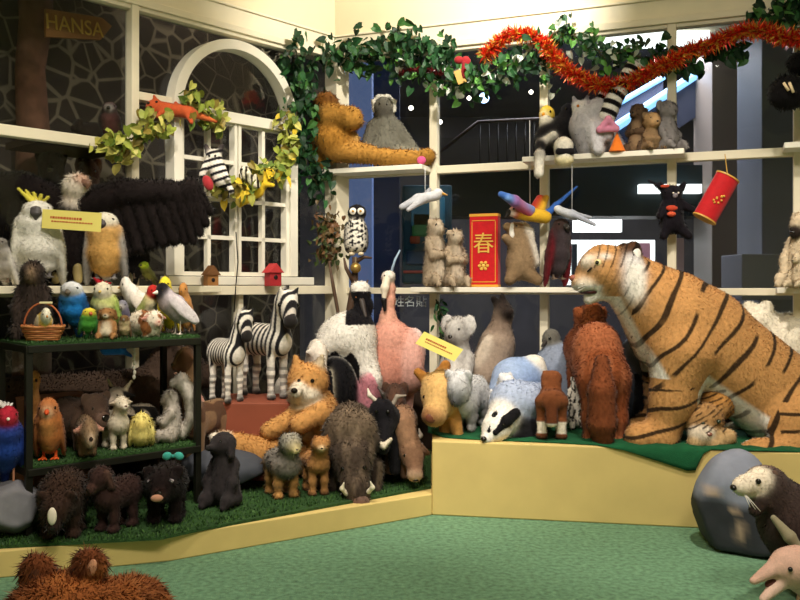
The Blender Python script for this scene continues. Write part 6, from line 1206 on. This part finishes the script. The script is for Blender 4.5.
# ================================================================ foreground
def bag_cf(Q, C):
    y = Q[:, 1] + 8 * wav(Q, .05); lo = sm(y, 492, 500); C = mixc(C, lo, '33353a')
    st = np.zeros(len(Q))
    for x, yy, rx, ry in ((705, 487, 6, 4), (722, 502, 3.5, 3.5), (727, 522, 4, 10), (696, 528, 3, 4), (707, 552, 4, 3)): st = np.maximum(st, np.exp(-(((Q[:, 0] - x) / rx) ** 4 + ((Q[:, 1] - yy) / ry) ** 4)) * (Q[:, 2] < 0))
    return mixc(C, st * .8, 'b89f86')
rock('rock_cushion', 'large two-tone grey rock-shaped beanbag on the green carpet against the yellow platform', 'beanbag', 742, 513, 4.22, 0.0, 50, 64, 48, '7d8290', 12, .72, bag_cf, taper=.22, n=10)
OT = '3d302c'
Yo = 3.5
body = [K((760, 483, 0), (744, 484, -6), 14, 10, 'e3d6c0'), E((738, 485, -8), (8, 8, 7), 'e9dcc6'), E((768, 482, 8), (17, 14, 14), '6a5348'), K((772, 490, 4), (800, 525, 10), 20, 34, OT), K((800, 525, 10), (830, 560, 10), 36, 46, OT), K((758, 500, -6), (752, 508, -8), 9, 6, OT), K((815, 575, -10), (800, 598, -20), 22, 12, OT), K((850, 575, 10), (850, 598, 10), 22, 12, OT)]
PXA('plush_otter', 'dark brown toy otter with cream face leaning in front of the rock-shaped beanbag', 'toy otter', 800, Yo, 0, body, [eye(752, 478, -15, 2.8), ('nose', [E((729, 485, -11), (3.2, 4, 3), '17110f')], 'gloss'), ('ear', [E((772, 474, -6), (4, 3, 5), '5a463c')], 'fur'), ('flipper', path([(764, 512, -22), (776, 528, -30), (789, 546, -34)], [3, 6, 3], '8c8468'), 'sleek', 'olive grey flipper')] + [('whisker', path([(738, 489, -14), (742 + i * 5, 502 + i * 2, -20)], .4, 'e8e2d8'), 'hard') for i in range(3)], fur=.006, k=7, vs=1.3)
Yd = 3.15
DP = 'ddb3a0'
body = [E((789, 566, 0), (18, 16, 18), DP), K((785, 562, 0), (750, 578, -8), 11, 3.6, DP), K((786, 577, 0), (760, 596, -8), 9, 4, 'e6c2b0'), K((800, 570, 6), (850, 590, 20), 22, 34, DP), K((850, 590, 20), (880, 598, 20), 34, 30, DP), K((830, 612, 20), (830, 622, 20), 22, 14, DP)]
PXA('plush_dolphin', 'pink toy dolphin with long open beak at the bottom right corner', 'toy dolphin', 800, Yd, 0, body, [eye(783, 564, -16, 2.4), ('mouth', path([(782, 575, -2), (766, 583, -4)], [6, 3], '6a3a34'), 'sleek', 'dark inside of the mouth')], fur=.002, k=5, vs=1.3, mt='sleek')
BB = '8a4f26'
Yq = 2.55
def bb_cf(Q, C): return mixc(C, sm(wav(Q, .09), 0, .6) * .5, 'a8662f')
body = [E((66, 614, 0), (58, 45, 38), BB), E((36, 576, 4), (16, 10, 19), '6b3a1e', ir(15)), E((88, 567, 4), (16, 10, 15), '6b3a1e', ir(-15)), K((110, 618, 20), (112, 640, 60), 28, 40, BB), K((60, 640, 20), (60, 690, 20), 40, 30, BB), K((50, 680, -10), (40, 700, -20), 18, 13, BB), K((90, 680, -10), (100, 700, -20), 18, 13, BB), K((60, 660, 60), (60, 698, 60), 26, 16, BB)]
PXA('plush_bear', 'shaggy reddish brown toy bear, only head top and ears showing at the bottom left', 'toy bear', 65, Yq, 0, body, [('ear_lining', [E((94, 566, -6), (5, 3, 9), 'c08a6a', ir(-15))], 'fur', 'pinkish ear lining'), ('ear_lining', [E((38, 578, -6), (7, 3, 11), '4a2a18')], 'fur', 'dark ear lining'), eye(48, 600, -42, 3.5), eye(78, 600, -42, 3.5)], cf=bb_cf, fur=.022, k=8, vs=1.3)
